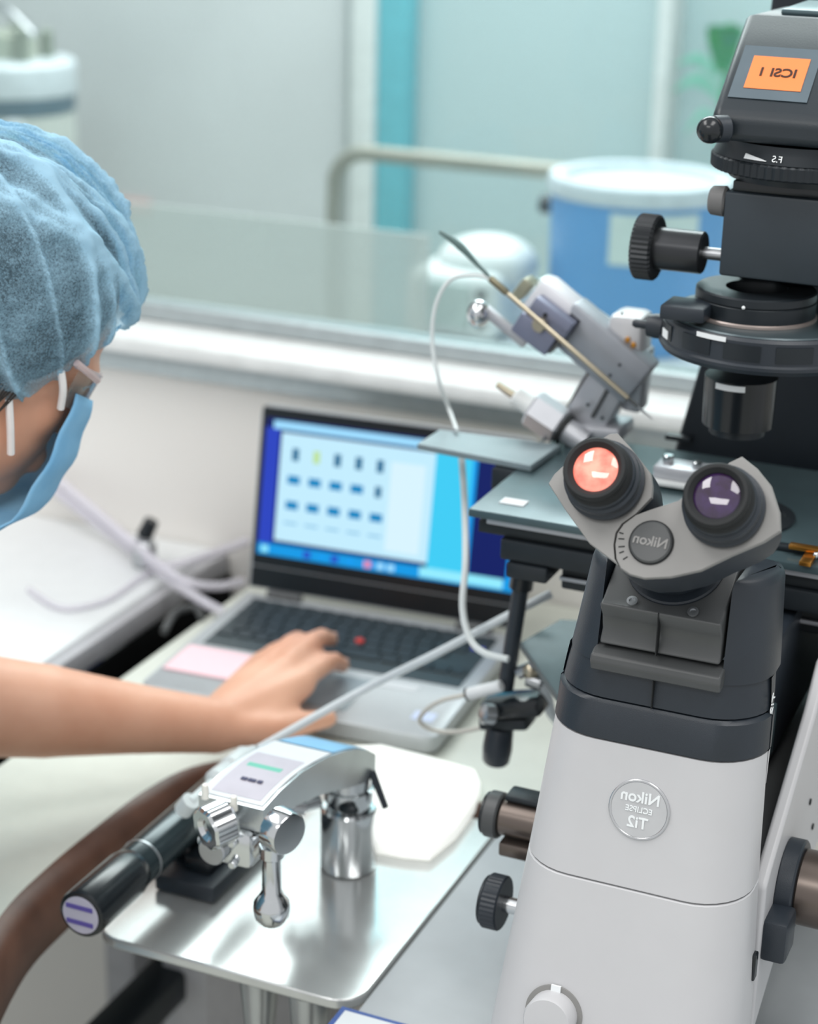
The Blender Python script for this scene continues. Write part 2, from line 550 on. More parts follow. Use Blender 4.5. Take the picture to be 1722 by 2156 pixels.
B().ball((dc.x + rd * 0.6, YD - rd * 0.8, gl.z), 0.028, 16, (1.0, 0.12, 1.2), Matrix.Rotation(math.radians(37), 3, 'Z')).done('round_label', 'paper', t)
B().ball((dc.x + rd * 0.6 + 0.002, YD - rd * 0.8 - 0.003, gl.z + .003), 0.011, 16, (1.0, 0.2, 1.2), Matrix.Rotation(math.radians(37), 3, 'Z')).done('label_mark', 'green', t)

# plant behind the white post
pb = ony(1500, 330, 3.40)
t = thing('leafy_plant', 'leafy green plant behind the microscope, right of the slim white post', 'plant', (pb.x, 3.40, 0.0))
B().lathe([(0.09, 0.001), (0.11, 0.02), (0.13, 0.30), (0.12, 0.30), (0.11, 0.27), (0.01, 0.27)], (pb.x, 3.40, 0), Z, 24).done('pot', 'cream', t)
B().cyl((pb.x, 3.40, 0.26), (pb.x + 0.015, 3.40, ony(1500, 120, 3.40).z), 0.008, 0.005, 10).done('stem', 'green', t)
def leaf(p0, p1, wd, mt='green'):
    p0, p1 = V(p0), V(p1)
    d = p1 - p0; side = d.cross(Y).normalized()
    n = side.cross(d).normalized()
    ra, rb_ = [], []
    bm_ = B(); rs_ = []
    for i in range(9):
        q = i / 8
        c = p0 + d * q + Z * (0.03 * math.sin(math.pi * q))
        wv = wd * math.sin(math.pi * min(1, q * 0.9 + 0.1)) ** 0.8 + 0.0008
        rs_.append([c - side * wv, c - n * 0.001 + Z * 0, c + side * wv, c + n * 0.0015])
    bm_.loft(rs_)
    return bm_.done('leaf', mt, t)
st = lambda py: V((pb.x + 0.008, 3.40, ony(1500, py, 3.40).z))
leaf(st(150), ony(1518, 55, 3.36), 0.03)
leaf(st(210), ony(1415, 195, 3.40), 0.012, 'hazeleaf')
leaf(st(180), ony(1420, 140, 3.40), 0.010, 'hazeleaf')
leaf(st(260), ony(1440, 285, 3.40), 0.007, 'hazeleaf')
leaf(st(140), ony(1560, 60, 3.40), 0.018)
leaf(st(230), ony(1570, 180, 3.40), 0.016)

# ------------------------------------------------------------------ desks
ZD = 0.75
# curved laptop desk with brown edge
edge = [V((-0.66, 0.80, ZD)), V((-0.705, 0.90, ZD)), V((-0.735, 0.99, ZD)), V((-0.742, 1.06, ZD)), V((-0.742, 1.13, ZD)), V((-0.739, 1.196, ZD)),
        V((-0.725, 1.25, ZD)), V((-0.69, 1.285, ZD)), V((-0.64, 1.297, ZD)), V((-0.5, 1.30, ZD)), V((-0.40, 1.30, ZD))]
ec = crv(edge, 5)
outline = [V((-0.87, 0.80, ZD))] + ec + [V((-0.40, 1.725, ZD)), V((-0.87, 1.725, ZD))]
t = thing('laptop_desk', 'pale desk with a brown curved front edge under the laptop', 'desk', (-0.7, 1.5, 0))
B().prism(outline, (0, 0, -0.012)).done('desk_top', 'desk', t, sharp=40)
bb = B()
rs = []
for i, p in enumerate(ec):
    tn = (ec[min(i + 1, len(ec) - 1)] - ec[max(i - 1, 0)]).normalized()
    nn = V((tn.y, -tn.x, 0))
    prof = [(0.000, 0.0), (0.010, -0.003), (0.016, -0.012), (0.018, -0.03), (0.016, -0.05), (0.008, -0.058), (-0.02, -0.058), (-0.02, -0.013), (0.0, -0.0125)]
    rs.append([p + nn * a + Z * b for a, b in prof])
bb.loft(rs).done('edge_band', 'deskedge', t, sharp=50)
B().box((-0.85, 1.40, 0.0), (-0.80, 1.70, ZD - 0.06), 0.004).done('leg', 'deskside', t)
B().cyl((-0.43, 1.69, 0.0), (-0.43, 1.69, ZD - 0.06), 0.018).done('leg', 'deskside', t)
B().box((-0.85, 0.84, 0.0), (-0.80, 0.90, ZD - 0.06), 0.004).done('leg', 'deskside', t)

# white desk at far left
t = thing('white_desk', 'white worktop with a grey edge beside the dark gap, far left', 'desk', (-1.4, 1.3, 0))
B().box((-2.2, 1.10, 0.715), (-0.966, 1.728, 0.742), 0.003).done('worktop', 'whitedesk', t)
B().box((-0.9655, 1.10, 0.7155), (-0.950, 1.728, 0.739), 0.002).done('edge_strip', 'deskside', t)
B().box((-2.2, 1.12, 0.0), (-2.15, 1.7, 0.714), 0.003).done('side_panel', 'deskside', t)
B().box((-1.06, 1.62, 0.0), (-1.02, 1.7, 0.714), 0.003).done('side_panel', 'deskside', t)
# added black tray standing in for the deep shade between the desks
t = thing('gap_shade_tray', 'added black tray standing in for the shade between the two desks', 'tray', (-0.91, 1.5, 0.58))
B().box((-0.9495, 1.22, 0.60), (-0.8705, 1.725, 0.615), 0.002).done('shade_tray_floor', 'gap', t)
B().box((-0.9495, 1.22, 0.6155), (-0.945, 1.725, 0.7152), 0.0005).done('shade_tray_wall', 'gap', t)
B().box((-0.875, 1.22, 0.6155), (-0.8705, 1.725, 0.72), 0.001).done('shade_tray_wall', 'gap', t)
c0 = onz(205, 1390, 0.628); 
o = B().tube([c0 + V((-.03, -.05, -.0)), c0 + V((0, 0.0, 0.004)), c0 + V((.02, .05, 0.002))], 0.012, 10).done('blue_cable', mat('blue_jacket', '#1f3f8a', 0.5))
tag(o, 'short blue cable lying in the added black tray between the desks', 'cable')
c0 = onz(255, 1385, 0.626)
o = B().tube([c0 + V((-.02, -.03, 0)), c0 + V((0, 0.01, 0.01)), c0 + V((.0, .05, 0))], 0.009, 10).done('grey_cable', mat('grey_jacket', '#8e949c', 0.5))
tag(o, 'short grey cable lying in the added black tray between the desks', 'cable')

# tubing bundle and vial on the white desk
zt = 0.748
def tubing(name, pix, r, mt, label, z0=0.75, dz=None, group=None):
    pts = []
    for i, (a, b) in enumerate(pix):
        z = z0 if dz is None else dz[i]
        pts.append(onz(a, b, z))
    o = B().tube(pts, r, 10).done(name, mt)
    return tag(o, label, 'tubing', group)
tubing('lilac_tube', [(60, 985), (150, 1060), (240, 1130), (330, 1190), (420, 1175), (520, 1140)], 0.0055, 'lilac', 'pale lilac tube running from the wall over the vial towards the laptop screen', dz=[.80, .775, .756, .752, .757, .76])
tubing('lilac_tube', [(90, 1010), (190, 1085), (280, 1150), (350, 1215), (420, 1262), (470, 1290)], 0.0055, 'lilac', 'pale lilac tube drooping off the white desk towards the laptop keyboard', dz=[.79, .77, .755, .757, .765, .757])
tubing('lilac_tube', [(110, 1000), (200, 1075), (300, 1160), (380, 1220), (450, 1235), (510, 1225)], 0.005, 'lilac', 'pale lilac tube ending behind the left laptop hinge', dz=[.80, .78, .768, .768, .762, .757])
tubing('grey_tube', [(60, 1240), (130, 1280), (220, 1265), (290, 1220), (330, 1195)], 0.003, 'lilac', 'thin loop of clear tube lying on the white desk', z0=0.746)
tubing('desk_cable', [(345, 1330), (370, 1290), (410, 1280), (425, 1300)], 0.004, 'darkgrey', 'short dark cable loop behind the laptop left side', z0=0.755)
v0 = onz(305, 1190, 0.7425)
t = thing('vial', 'small metal vial with a black cap among the tubes', 'vial', v0)
B().lathe([(0.012, 0), (0.0135, 0.002), (0.0135, 0.024), (0.009, 0.029), (0.009, 0.033)], v0, Z, 20).done('bottle', 'steel', t)
B().cyl(v0 + Z * 0.033, v0 + V((0.008, 0.004, 0.052)), 0.009, 0.008, 16, 0.001).done('cap', 'blackgloss', t)

# ------------------------------------------------------------------ microscope table: slab and polished shelf
t = thing('microscope_table', 'grey slab table with a polished shelf plate carrying the microscope and injectors', 'table', (-0.2, 1.15, 0))
B().box((-0.452, 0.80, 0.69), (0.45, 1.29, ZD - 0.0005), 0.004).done('slab', 'slab', t)
pl = rrect(-0.665, -0.4535, 0.998, 1.275, 0.022, ZD - 0.009)
bb = B(); bb.loft([pl, [p + Z * 0.0085 for p in pl]]).done('shelf_plate', 'plate', t, bev=0.002)
for (lx, ly) in ((onz(575, 2085, 0.70).x, 1.035), (onz(690, 2130, 0.70).x, 1.02)):
    B().lathe([(0.016, 0.737), (0.014, 0.71), (0.011, 0.68), (0.011, 0.02), (0.022, 0.012), (0.022, 0.001)], (lx, ly, 0), Z, 20).done('post', 'steel', t)
for lx in (-0.40, 0.40):
    for ly in (0.86, 1.22):
        B().box((lx - 0.025, ly - 0.025, 0.0), (lx + 0.025, ly + 0.025, 0.689), 0.004).done('leg', 'darkgrey', t)
b0, b1 = onz(440, 1990, 0.06), onz(200, 2210, 0.06)
f0, f1 = onz(470, 2000, 0.42), onz(215, 2190, 0.42)
B().box((f1.x - 0.022, f1.y - 0.05, 0.395), (f1.x + 0.022, 1.70, 0.43), 0.006).done('frame_bar', 'blackmetal', t)
B().box((f1.x - 0.02, 1.66, 0.0), (f1.x + 0.02, 1.70, 0.394), 0.004).done('leg', 'darkgrey', t)
B().box((f1.x + 0.023, 1.62, 0.395), (-0.40, 1.66, 0.43), 0.006).done('frame_bar', 'blackmetal', t)

# small printed card on the slab edge
c = onz(815, 2156, ZD)
t = thing('printed_card', 'small white card with a blue border on the grey slab at the bottom edge', 'card', (c.x, c.y, ZD))
B().box((c.x - 0.035, c.y - 0.06, ZD + 0.0003), (c.x + 0.03, c.y + 0.004, ZD + 0.0011)).done('border', mat('blue_print', '#2b4d94', 0.5), t)
B().box((c.x - 0.031, c.y - 0.06, ZD + 0.0012), (c.x + 0.03, c.y + 0.0, ZD + 0.0016)).done('sheet', 'paper', t)

# white pad between shelf and laptop; emission stands in for overexposed glare
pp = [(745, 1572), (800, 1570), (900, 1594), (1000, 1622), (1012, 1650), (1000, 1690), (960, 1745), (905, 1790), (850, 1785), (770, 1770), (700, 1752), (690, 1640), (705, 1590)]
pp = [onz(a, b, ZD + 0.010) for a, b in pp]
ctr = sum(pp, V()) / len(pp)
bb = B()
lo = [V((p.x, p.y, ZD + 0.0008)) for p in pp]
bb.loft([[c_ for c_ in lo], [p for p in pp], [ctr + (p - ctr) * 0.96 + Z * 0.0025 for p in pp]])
o = bb.done('white_glare_pad', mat('white_pad_added_glow', '#f6f7f2', 0.4, emit=0.6, var=0.01), sharp=60)
tag(o, 'white pad with added glow behind the chrome cylinder', 'light pad')

# ------------------------------------------------------------------ black tube injector
TX, TZ = -0.643, 0.794
t = thing('tube_injector', 'black tubular injector lying on a black base at the shelf edge', 'injector', (TX, 1.10, ZD))
B().lathe([(0.0155, 0.0), (0.0160, 0.002), (0.0160, 0.165), (0.013, 0.172), (0.011, 0.178), (0.011, 0.19)], (TX, 1.02, TZ), Y, 36).done('barrel', mat('dark_teal_barrel', '#2e3a3e', 0.22, 0.3), t)
B().lathe([(0.0145, 0.0), (0.0172, 0.001), (0.0180, 0.004), (0.0180, 0.058), (0.0165, 0.066), (0.0150, 0.068)], (TX, 0.955, TZ), Y, 36).done('grip', 'blackgloss', t)
B().cyl((TX, 0.9545, TZ), (TX, 0.957, TZ), 0.0142, None, 30).done('end_cap', mat('lilac_end_cap', '#b9b6c6', 0.4), t)
for k in (-1, 1):
    B().box((TX - 0.011, 0.9538, TZ + k * 0.006 - 0.0016), (TX + 0.010, 0.9546, TZ + k * 0.006 + 0.0016)).done('scale_print', mat('violet_print_%d' % k, '#5a4f9a', 0.5), t)
B().lathe([(0.0163, 0.0), (0.0166, 0.001), (0.0163, 0.002)], (TX, 1.035, TZ), Y, 36).done('collar_ring', 'steel', t)
b0 = onz(350, 1862, ZD); b1 = onz(545, 1795, ZD)
B().box((-0.652, 1.067, ZD + 0.0005), (-0.602, 1.21, ZD + 0.014), 0.002).done('base_plate', 'black', t)
B().box((-0.634, 1.08, ZD + 0.0145), (-0.612, 1.19, ZD + 0.028), 0.003).done('bracket', 'blackgloss', t)
B().box((-0.650, 1.09, ZD + 0.0145), (-0.6345, 1.115, ZD + 0.0285), 0.002).done('cradle', 'blackgloss', t)
B().box((-0.650, 1.16, ZD + 0.0145), (-0.6345, 1.185, ZD + 0.0285), 0.002).done('cradle', 'blackgloss', t)
# clear coupling on the barrel's right
q0, q1, q2 = dep(400, 1690, 1.375), dep(500, 1600, 1.46), dep(590, 1540, 1.50)
B().cyl(q0, q0 + (q1 - q0) * 0.55, 0.004, None, 14).done('coupling_tip', 'clear', t)
B().lathe([(0.005, 0), (0.0085, 0.004), (0.0085, 0.02), (0.0065, 0.024), (0.0095, 0.028), (0.0095, 0.05), (0.006, 0.058), (0.004, 0.066)], q0 + (q1 - q0) * 0.45, (q2 - q0), 20).done('coupling', 'clear', t)
B().cyl(q0 - X * 0.006 - Z * 0.008, q0 + X * 0.001 + Z * 0.002, 0.007, None, 12).done('clamp', 'clear', t)
tubeA = q0 + (q2 - q0).normalized() * 0.105

# ------------------------------------------------------------------ chrome arm injector on its cylinder
AX0, AX1 = -0.570, -0.521
cb = onz(733, 1822, ZD)
t = thing('arm_injector', 'chrome injector with a curved labelled arm on a polished cylinder', 'injector', (cb.x, cb.y, ZD))
top = [(.992, .8865), (1.017, .8885), (1.05, .8873), (1.09, .8800), (1.115, .8725), (1.14, .8635), (1.16, .8535), (1.175, .843)]
bot = [(1.175, .826), (1.155, .828), (1.13, .8365), (1.10, .848), (1.07, .858), (1.04, .8655), (.992, .869)]
poly = [V((AX0, y_, z_)) for y_, z_ in top + bot]
B().prism(poly, (AX1 - AX0, 0, 0)).done('arm', mat('satin_arm_metal', '#c3c8ca', 0.25, 0.75), t, sharp=40)
# top skin: white label then blue
def strip(name, i0, i1, mt, inset=0.002, up=0.0006):
    pr = crv([V((0, y_, z_)) for y_, z_ in top], 5)
    n0, n1 = int(i0 * (len(pr) - 1)), int(i1 * (len(pr) - 1))
    rs_ = []
    for p in pr[n0:n1 + 1]:
        rs_.append([V((AX0 + inset, p.y, p.z + up)), V((AX1 - inset, p.y, p.z + up)), V((AX1 - inset, p.y, p.z)), V((AX0 + inset, p.y, p.z))])
    return B().loft(rs_).done(name, mt, t)
strip('label', 0.03, 0.50, 'paper')
strip('label_panel', 0.07, 0.36, mat('lilac_label_print', '#bdb8c2', 0.6), 0.006, 0.0009)
strip('blue_panel', 0.53, 0.96, mat('sky_blue_panel', '#86bfe4', 0.35), 0.003)
def on_arm(x, y_):
    for (a, b), (c_, d_) in zip(top, top[1:]):
        if a <= y_ <= c_: return V((x, y_, b + (d_ - b) * (y_ - a) / (c_ - a) + 0.0012))
B().obox(on_arm(-0.546, 1.042), X, Y, Z, 0.013, 0.0028, 0.0003).done('label_stripe', mat('green_print', '#66b9a4', 0.6), t)
for k_, wd_ in ((-0.007, 0.0022), (-0.001, 0.0028), (0.005, 0.0018)):
    B().obox(on_arm(-0.543 + k_, 1.020) + Z * 0.0006, X, Y, Z, wd_, 0.0016, 0.0003).done('label_print', mat('navy_print_%d' % int(wd_ * 1e5), '#3c3a5c', 0.6), t)
# cylinder
H = .828 - ZD
B().lathe([(0.0205, 0.0005), (0.0215, 0.002), (0.0215, 0.050), (0.0200, 0.052)], cb, Z, 40).done('cylinder', 'chrome', t)
B().lathe([(0.0170, 0.0525), (0.0170, 0.058), (0.0190, 0.0585), (0.0190, 0.068), (0.0165, 0.069), (0.0165, H - 0.0005)], cb, Z, 32).done('cylinder_neck', 'chrome', t)
kk = cb + V((-0.018, -0.016, 0.060))
B().cyl(kk, kk + V((-0.008, -0.014, 0)), 0.006, None, 18, 0.001).done('clamp_screw', 'chrome', t)
B().lathe([(0.006, 0), (0.011, 0.001), (0.011, 0.012), (0.008, 0.013)], kk + V((-0.008, -0.014, 0.0)), V((-0.6, -0.7, 0.3)), 20).done('clamp_knob', 'chrome', t)
kk2 = cb + V((-0.028, -0.012, 0.080))
B().lathe([(0.005, 0), (0.0095, 0.001), (0.0095, 0.012), (0.006, 0.014)], kk2, V((-0.3, -0.2, 0.9)), 18).done('set_knob', 'chrome', t)
kk3 = cb + V((0.008, -0.0185, 0.060))
B().ball(kk3, 0.006, 14, (1.4, 0.8, 0.8)).done('latch', 'blackmetal', t)
k4 = cb + V((0.0165, 0.004, 0.083))
B().cyl(k4, k4 + V((0.014, -0.004, -0.026)), 0.0032, 0.0026, 10).done('lever', 'black', t)
# front block, two knobs, ball handle
fb = V((-0.547, 0.999, 0.860))
B().box((fb.x - 0.018, 0.985, 0.842), (fb.x + 0.020, 1.012, 0.8685), 0.004).done('front_block', 'chrome', t)
B().cyl((fb.x - 0.005, 0.9849, 0.855), (fb.x - 0.005, 0.976, 0.855), 0.010, None, 22, 0.001).done('collar', 'steel', t)
kl = ony(452, 1738, 0.972)
def flute_knob(org, axis, r, L, name):
    b_ = B()
    o_ = V(org); ax = V(axis).normalized()
    tt = V((0, 0, 1)); u = ax.cross(tt).normalized(); v = ax.cross(u)
    rs_ = []
    for h, k in ((0, -0.003), (0.003, 0), (L - 0.002, 0), (L, -0.0015), (L, -r * 0.45), (L - 0.003, -r * 0.6)):
        rs_.append([o_ + ax * h + (u * math.cos(a) + v * math.sin(a)) * (r + k - 0.0012 * (0.5 + 0.5 * math.cos(8 * a)) * (1 if k > -0.004 else 0))
                    for a in [2 * math.pi * i / 64 for i in range(64)]])
    b_.loft(rs_)
    return b_.done(name, 'chrome', t)
ax1 = V((-0.45, -0.85, -0.1))
flute_knob(kl - ax1.normalized() * 0.012, ax1, 0.0155, 0.020, 'control_knob')
B().cyl(V((fb.x - 0.017, 0.990, 0.853)), kl - ax1.normalized() * 0.010, 0.006, None, 16).done('knob_stem', 'chrome', t)
kr = ony(600, 1752, 0.985)
ax2 = V((0.95, -0.35, -0.05)).normalized()
B().lathe([(0.010, 0), (0.0150, 0.001), (0.0150, 0.013), (0.0140, 0.0145), (0.004, 0.0147)], kr - ax2 * 0.010, ax2, 32).done('control_knob', 'chrome', t)
B().cyl(V((fb.x + 0.018, 0.995, 0.852)), kr - ax2 * 0.010, 0.006, None, 16).done('knob_stem', 'chrome', t)
for dz in (0.008, -0.008):
    B().cyl((fb.x + 0.008, 0.9849, 0.854 + dz), (fb.x + 0.008, 0.980, 0.854 + dz), 0.003, None, 12, 0.0008).done('screw', 'chrome', t)
for a in ((432, 1665), (492, 1690)):
    p = ony(a[0], a[1], 0.985)
    B().cyl(p - Z * 0.006, p + Z * 0.005, 0.0028, 0.0022, 12, 0.0006).done('pin', mat('ivory_pin', '#f1efe6', 0.3) if 'ivory_pin' not in bpy.data.materials else bpy.data.materials['ivory_pin'], t)
h0, h1 = ony(577, 1775, 0.985), ony(572, 1945, 0.985)
Lh = (h0 - h1).length
B().lathe([(0.001, 0), (0.008, 0.0015), (0.0115, 0.006), (0.0125, 0.012), (0.012, 0.017), (0.0085, 0.022), (0.0065, 0.026), (0.0062, Lh - 0.012), (0.0085, Lh - 0.010), (0.0085, Lh - 0.002)], (h1.x, 0.985, h1.z), Z, 28).done('ball_handle', 'chrome', t)

# grey air tube from the coupling to the hanging joystick
o = B().tube([tubeA, dep(760, 1455, 1.50), dep(920, 1375, 1.47), dep(1085, 1288, 1.44), dep(1160, 1250, 1.44)], 0.0033, 12).done('air_tube', 'tubegrey')
tag(o, 'grey air tube running diagonally over the laptop to the microscope stage', 'tubing')

# ------------------------------------------------------------------ laptop
LA = math.radians(3.5)
lx, ly = V((math.cos(LA), math.sin(LA), 0)), V((-math.sin(LA), math.cos(LA), 0))
LO = V((-0.700, 1.580, 0.7535))           # centre of the hinge line, underside
HW, LD = 0.142, 0.236
def LP(u, v, z=0.0): return LO + lx * u - ly * v + Z * z      # u right, v towards the user
t = thing('laptop', 'open silver laptop with a lit blue screen on the desk', 'laptop', LO)
base = B()
loop = rrect(-HW, HW, 0.0, LD, (0.004, 0.012), 0)
base.loft([[LP(p.x * 0.985, p.y * 0.99 + 0.001, 0.0) for p in loop], [LP(p.x, p.y, 0.005) for p in loop], [LP(p.x, p.y, 0.0155) for p in loop], [LP(p.x * 0.995, p.y * 0.995, 0.0165) for p in loop]])
ob = base.done('base', 'laptop', t, sharp=40)
kb = B().obox(LP(0, 0.075, 0.0166), lx, ly, Z, 0.128, 0.058, 0.0006).done('keyboard', 'keybed', t)
km = {}
def key(u, v, wd, h=0.0135):
    nm = (round(wd, 4), round(h, 4))
    if nm not in km:
        b_ = B()
        b_.loft([[V((sx * wd / 2, sy * h / 2, 0)) for sx, sy in ((-1, -1), (1, -1), (1, 1), (-1, 1))],
                 [V((sx * (wd / 2 - .0006), sy * (h / 2 - .0006), 0.0022)) for sx, sy in ((-1, -1), (1, -1), (1, 1), (-1, 1))]])
        o_ = b_.done('key', 'key')
        km[nm] = o_.data
        bpy.data.objects.remove(o_)
    o_ = bpy.data.objects.new('key', km[nm])
    COL.objects.link(o_)
    adopt(o_, kb)
    o_.location = LP(u, v, 0.0173)
    o_.rotation_euler = (0, 0, LA)
P_ = 0.0170
for r_, (off, n) in enumerate(((0.0, 15), (0.0, 14), (0.004, 13), (0.008, 12))):
    v_ = 0.036 + r_ * P_ * 0.98
    for i in range(n):
        u_ = -0.119 + off + i * P_
        if u_ < 0.124: key(u_, v_, 0.0148)
v_ = 0.036 + 4 * P_ * 0.98
for u_, wd in ((-0.117, 0.0185), (-0.097, 0.0148), (-0.080, 0.0148), (-0.063, 0.0148), (-0.007, 0.092), (0.050, 0.0148), (0.067, 0.0148), (0.084, 0.0148), (0.101, 0.0148), (0.117, 0.0135)):
    key(u_, v_, wd)
for i in range(14): key(-0.119 + i * 0.0183, 0.0225, 0.0155, 0.007)
B().lathe([(0.0035, 0), (0.0042, 0.001), (0.0042, 0.004), (0.003, 0.0048)], LP(0.010, 0.036 + 2.5 * P_, 0.0175), Z, 16).done('pointing_stick', 'redcap', t)
B().obox(LP(0.0, 0.183, 0.0167), lx, ly, Z, 0.050, 0.034, 0.0004).done('touchpad', mat('grey_touchpad', '#8d979d', 0.4), t)
B().obox(LP(0.075, 0.150, 0.0167), lx, ly, Z, 0.020, 0.006, 0.0003).done('sticker', 'paper', t)
B().obox(LP(0.118, 0.200, 0.0167), lx, ly, Z, 0.010, 0.008, 0.0003).done('sticker', mat('pale_blue_sticker', '#ccd6f2', 0.5), t)
B().obox(LP(0.118, 0.048, 0.0185), lx, ly, Z, 0.006, 0.003, 0.0006).done('violet_key_mark', mat('violet_led', '#5a5fe0', 0.4), t)
for sx in (-1, 1):
    B().cyl(LP(sx * 0.10 - 0.018, 0.004, 0.0195), LP(sx * 0.10 + 0.018, 0.004, 0.0195), 0.0045, None, 14).done('hinge', 'darkgrey', t)
for su in (-1, 1):
    for sv in (0.02, 0.215):
        B().cyl(LP(su * 0.12, sv, -0.0030), LP(su * 0.12, sv, 0.0005), 0.006, None, 12).done('rubber_foot', 'rubber', t)
# lid
TL = math.radians(11)
ld = Z * math.cos(TL) + ly * math.sin(TL)            # up along the lid
ln = -ly * math.cos(TL) + Z * math.sin(TL)           # out of the screen
LH = 0.186
S0 = LP(0, -0.002, 0.0215)
def SP(u, h, o_=0.0): return S0 + lx * u + ld * h + ln * o_
lid = B()
loop = rrect(-HW, HW, 0, LH, (0.004, 0.008), 0)
lid.loft([[SP(p.x, p.y, -0.006) for p in loop], [SP(p.x, p.y, 0.0) for p in loop]])
lid_o = lid.done('screen_lid', 'laptop', t, sharp=40)
B().obox(SP(0, 0.012, 0.0006), lx, ld, ln, HW - 0.002, 0.0105, 0.0006).done('chin_strip', 'bezel', lid_o)
B().obox(SP(0, (0.024 + LH - 0.002) / 2, 0.0006), lx, ld, ln, HW - 0.002, (LH - 0.002 - 0.024) / 2, 0.0006).done('bezel', 'bezel', lid_o)
A0, A1, G0, G1 = -HW + 0.007, HW - 0.007, 0.036, LH - 0.012
def em(name, hexc, s=1.0):
    mt_ = mat('screen_' + name, '#101416', 0.4, var=0.0, spec=0.1)
    b_ = mt_.node_tree.nodes['Principled BSDF']
    b_.inputs['Emission Color'].default_value = lin(hexc)
    b_.inputs['Emission Strength'].default_value = 1.0
    return mt_
def scr(name, u0, u1, v0, v1, mt, o_):
    uu0, uu1 = A0 + (A1 - A0) * u0, A0 + (A1 - A0) * u1
    vv0, vv1 = G0 + (G1 - G0) * v0, G0 + (G1 - G0) * v1
    return B().obox(SP((uu0 + uu1) / 2, (vv0 + vv1) / 2, 0.0012 + o_), lx, ld, ln, (uu1 - uu0) / 2, (vv1 - vv0) / 2, 0.00015).done(name, mt, lid_o)
E_ = dict(navy=em('navy', '#0b1a63', 0.8), left=em('left', '#2a43c0', 0.7), bar=em('bar', '#9edcff', 0.85), win=em('win', '#c4edff', 0.85), cyan=em('cyan', '#3fcdf5', 0.85), blue=em('blue', '#129df0', 0.85),
          task=em('task', '#109ae6', 0.7), pale=em('pale', '#93ecff', 0.9), icon=em('icon', '#1487c2', 0.7), icon2=em('icon2', '#2f6f96', 0.6), green=em('green', '#bfe39a', 0.8), line=em('line', '#8fc4e4', 0.8), red=em('red', '#e58ab0', 0.8), white=em('whit', '#d9f4ff', 0.85))
scr('display', 0, 1, 0, 1, E_['navy'], 0.0)
scr('side_strip', 0.0, 0.055, 0.08, 0.93, E_['left'], 0.0004)
scr('task_bar', 0, 1, 0.0, 0.085, E_['task'], 0.0004)
scr('title_bar', 0.03, 0.66, 0.925, 0.985, E_['bar'], 0.0008)
scr('app_window', 0.065, 0.665, 0.115, 0.905, E_['win'], 0.0008)
scr('side_window', 0.665, 0.815, 0.085, 0.96, E_['cyan'], 0.0006)
scr('side_window_edge', 0.806, 0.822, 0.085, 0.96, E_['blue'], 0.0008)
scr('blue_edge', 0.965, 1.0, 0.06, 0.70, E_['blue'], 0.0004)
scr('pale_bar', 0.64, 0.955, 0.015, 0.085, E_['pale'], 0.0008)
scr('detail_column', 0.50, 0.63, 0.16, 0.80, E_['white'], 0.0011)
for r_ in range(4):
    for c_ in range(5):
        uc = 0.125 + c_ * 0.083; vc = 0.755 - r_ * 0.185
        if r_ == 3: scr('icon_caption', uc - 0.026, uc + 0.026, vc + 0.045, vc + 0.062, E_['line'], 0.0011)
        elif r_ == 0: scr('icon', uc - 0.013, uc + 0.013, vc - 0.045, vc + 0.045, E_['green'] if c_ == 1 else E_['icon2'], 0.0011)
        elif r_ == 1 and c_ == 4: scr('icon', uc - 0.012, uc + 0.012, vc - 0.04, vc + 0.04, E_['icon2'], 0.0011)
        else: scr('icon', uc - 0.024, uc + 0.024, vc - 0.03, vc + 0.03, E_['icon'], 0.0011)
for i, (u_, k) in enumerate(((0.03, 'pale'), (0.20, 'left'), (0.26, 'blue'), (0.31, 'left'), (0.37, 'blue'), (0.44, 'red'), (0.49, 'bar'), (0.53, 'bar'))):
    scr('task_icon', u_ - 0.014, u_ + 0.014, 0.018, 0.066, E_[k], 0.0011)
# pink note on the palm rest
n0 = LP(-0.093, 0.172, 0.0166)
o = B().obox(n0 + Z * 0.0012, lx, ly, Z, 0.043, 0.028, 0.0007).done('paper_note', 'pink')
tag(o, 'pink paper note on the left palm rest of the laptop', 'note')

# ------------------------------------------------------------------ inverted microscope
mic = thing('microscope', 'large white and black inverted microscope with two eyepieces and an orange label', 'microscope', (-0.257, 1.05, ZD))
XC = -0.257
# white column, lower and upper shells
def sec(z, l, r, f, bk=1.02, rad=0.026): return rrect(l, r, f, bk, (rad, 0.008), z, 8)
def column(z):
    q = [(.75, -.346, -.183, .917), (.82, -.339, -.186, .930), (.90, -.3315, -.190, .947), (.95, -.327, -.1915, .957), (1.006, -.322, -.192, .966), (1.03, -.3195, -.1925, .968), (1.07, -.313, -.194, .972), (1.12, -.306, -.196, .978), (1.14, -.304, -.197, .981)]
    for a, b in zip(q, q[1:]):
        if z <= b[0]:
            k = (z - a[0]) / (b[0] - a[0])
            return [a[i] + (b[i] - a[i]) * k for i in range(1, 4)]
    return q[-1][1:]
def csec(z, ins=0.0, rad=0.034, bk=1.003):
    l, r, f = column(z)
    bk = 0.965 + 0.038 * max(0.0, min(1.0, (z - 0.775) / 0.05))
    return sec(z, l + ins, r - ins, f + ins, bk - ins, rad)
zs = 0.918
B().loft([csec(ZD + 0.001, 0.002), csec(ZD + 0.004)] + [csec(ZD + 0.004 + (zs - ZD - 0.0052) * i / 5) for i in range(1, 6)] + [csec(zs - 0.0006, 0.0006)]).done('lower_shell', 'whiteplastic', mic, sharp=22)
B().loft([csec(zs - 0.001, 0.0022), csec(zs + 0.0006, 0.0022)]).done('seam', 'greyplate', mic, sharp=50)
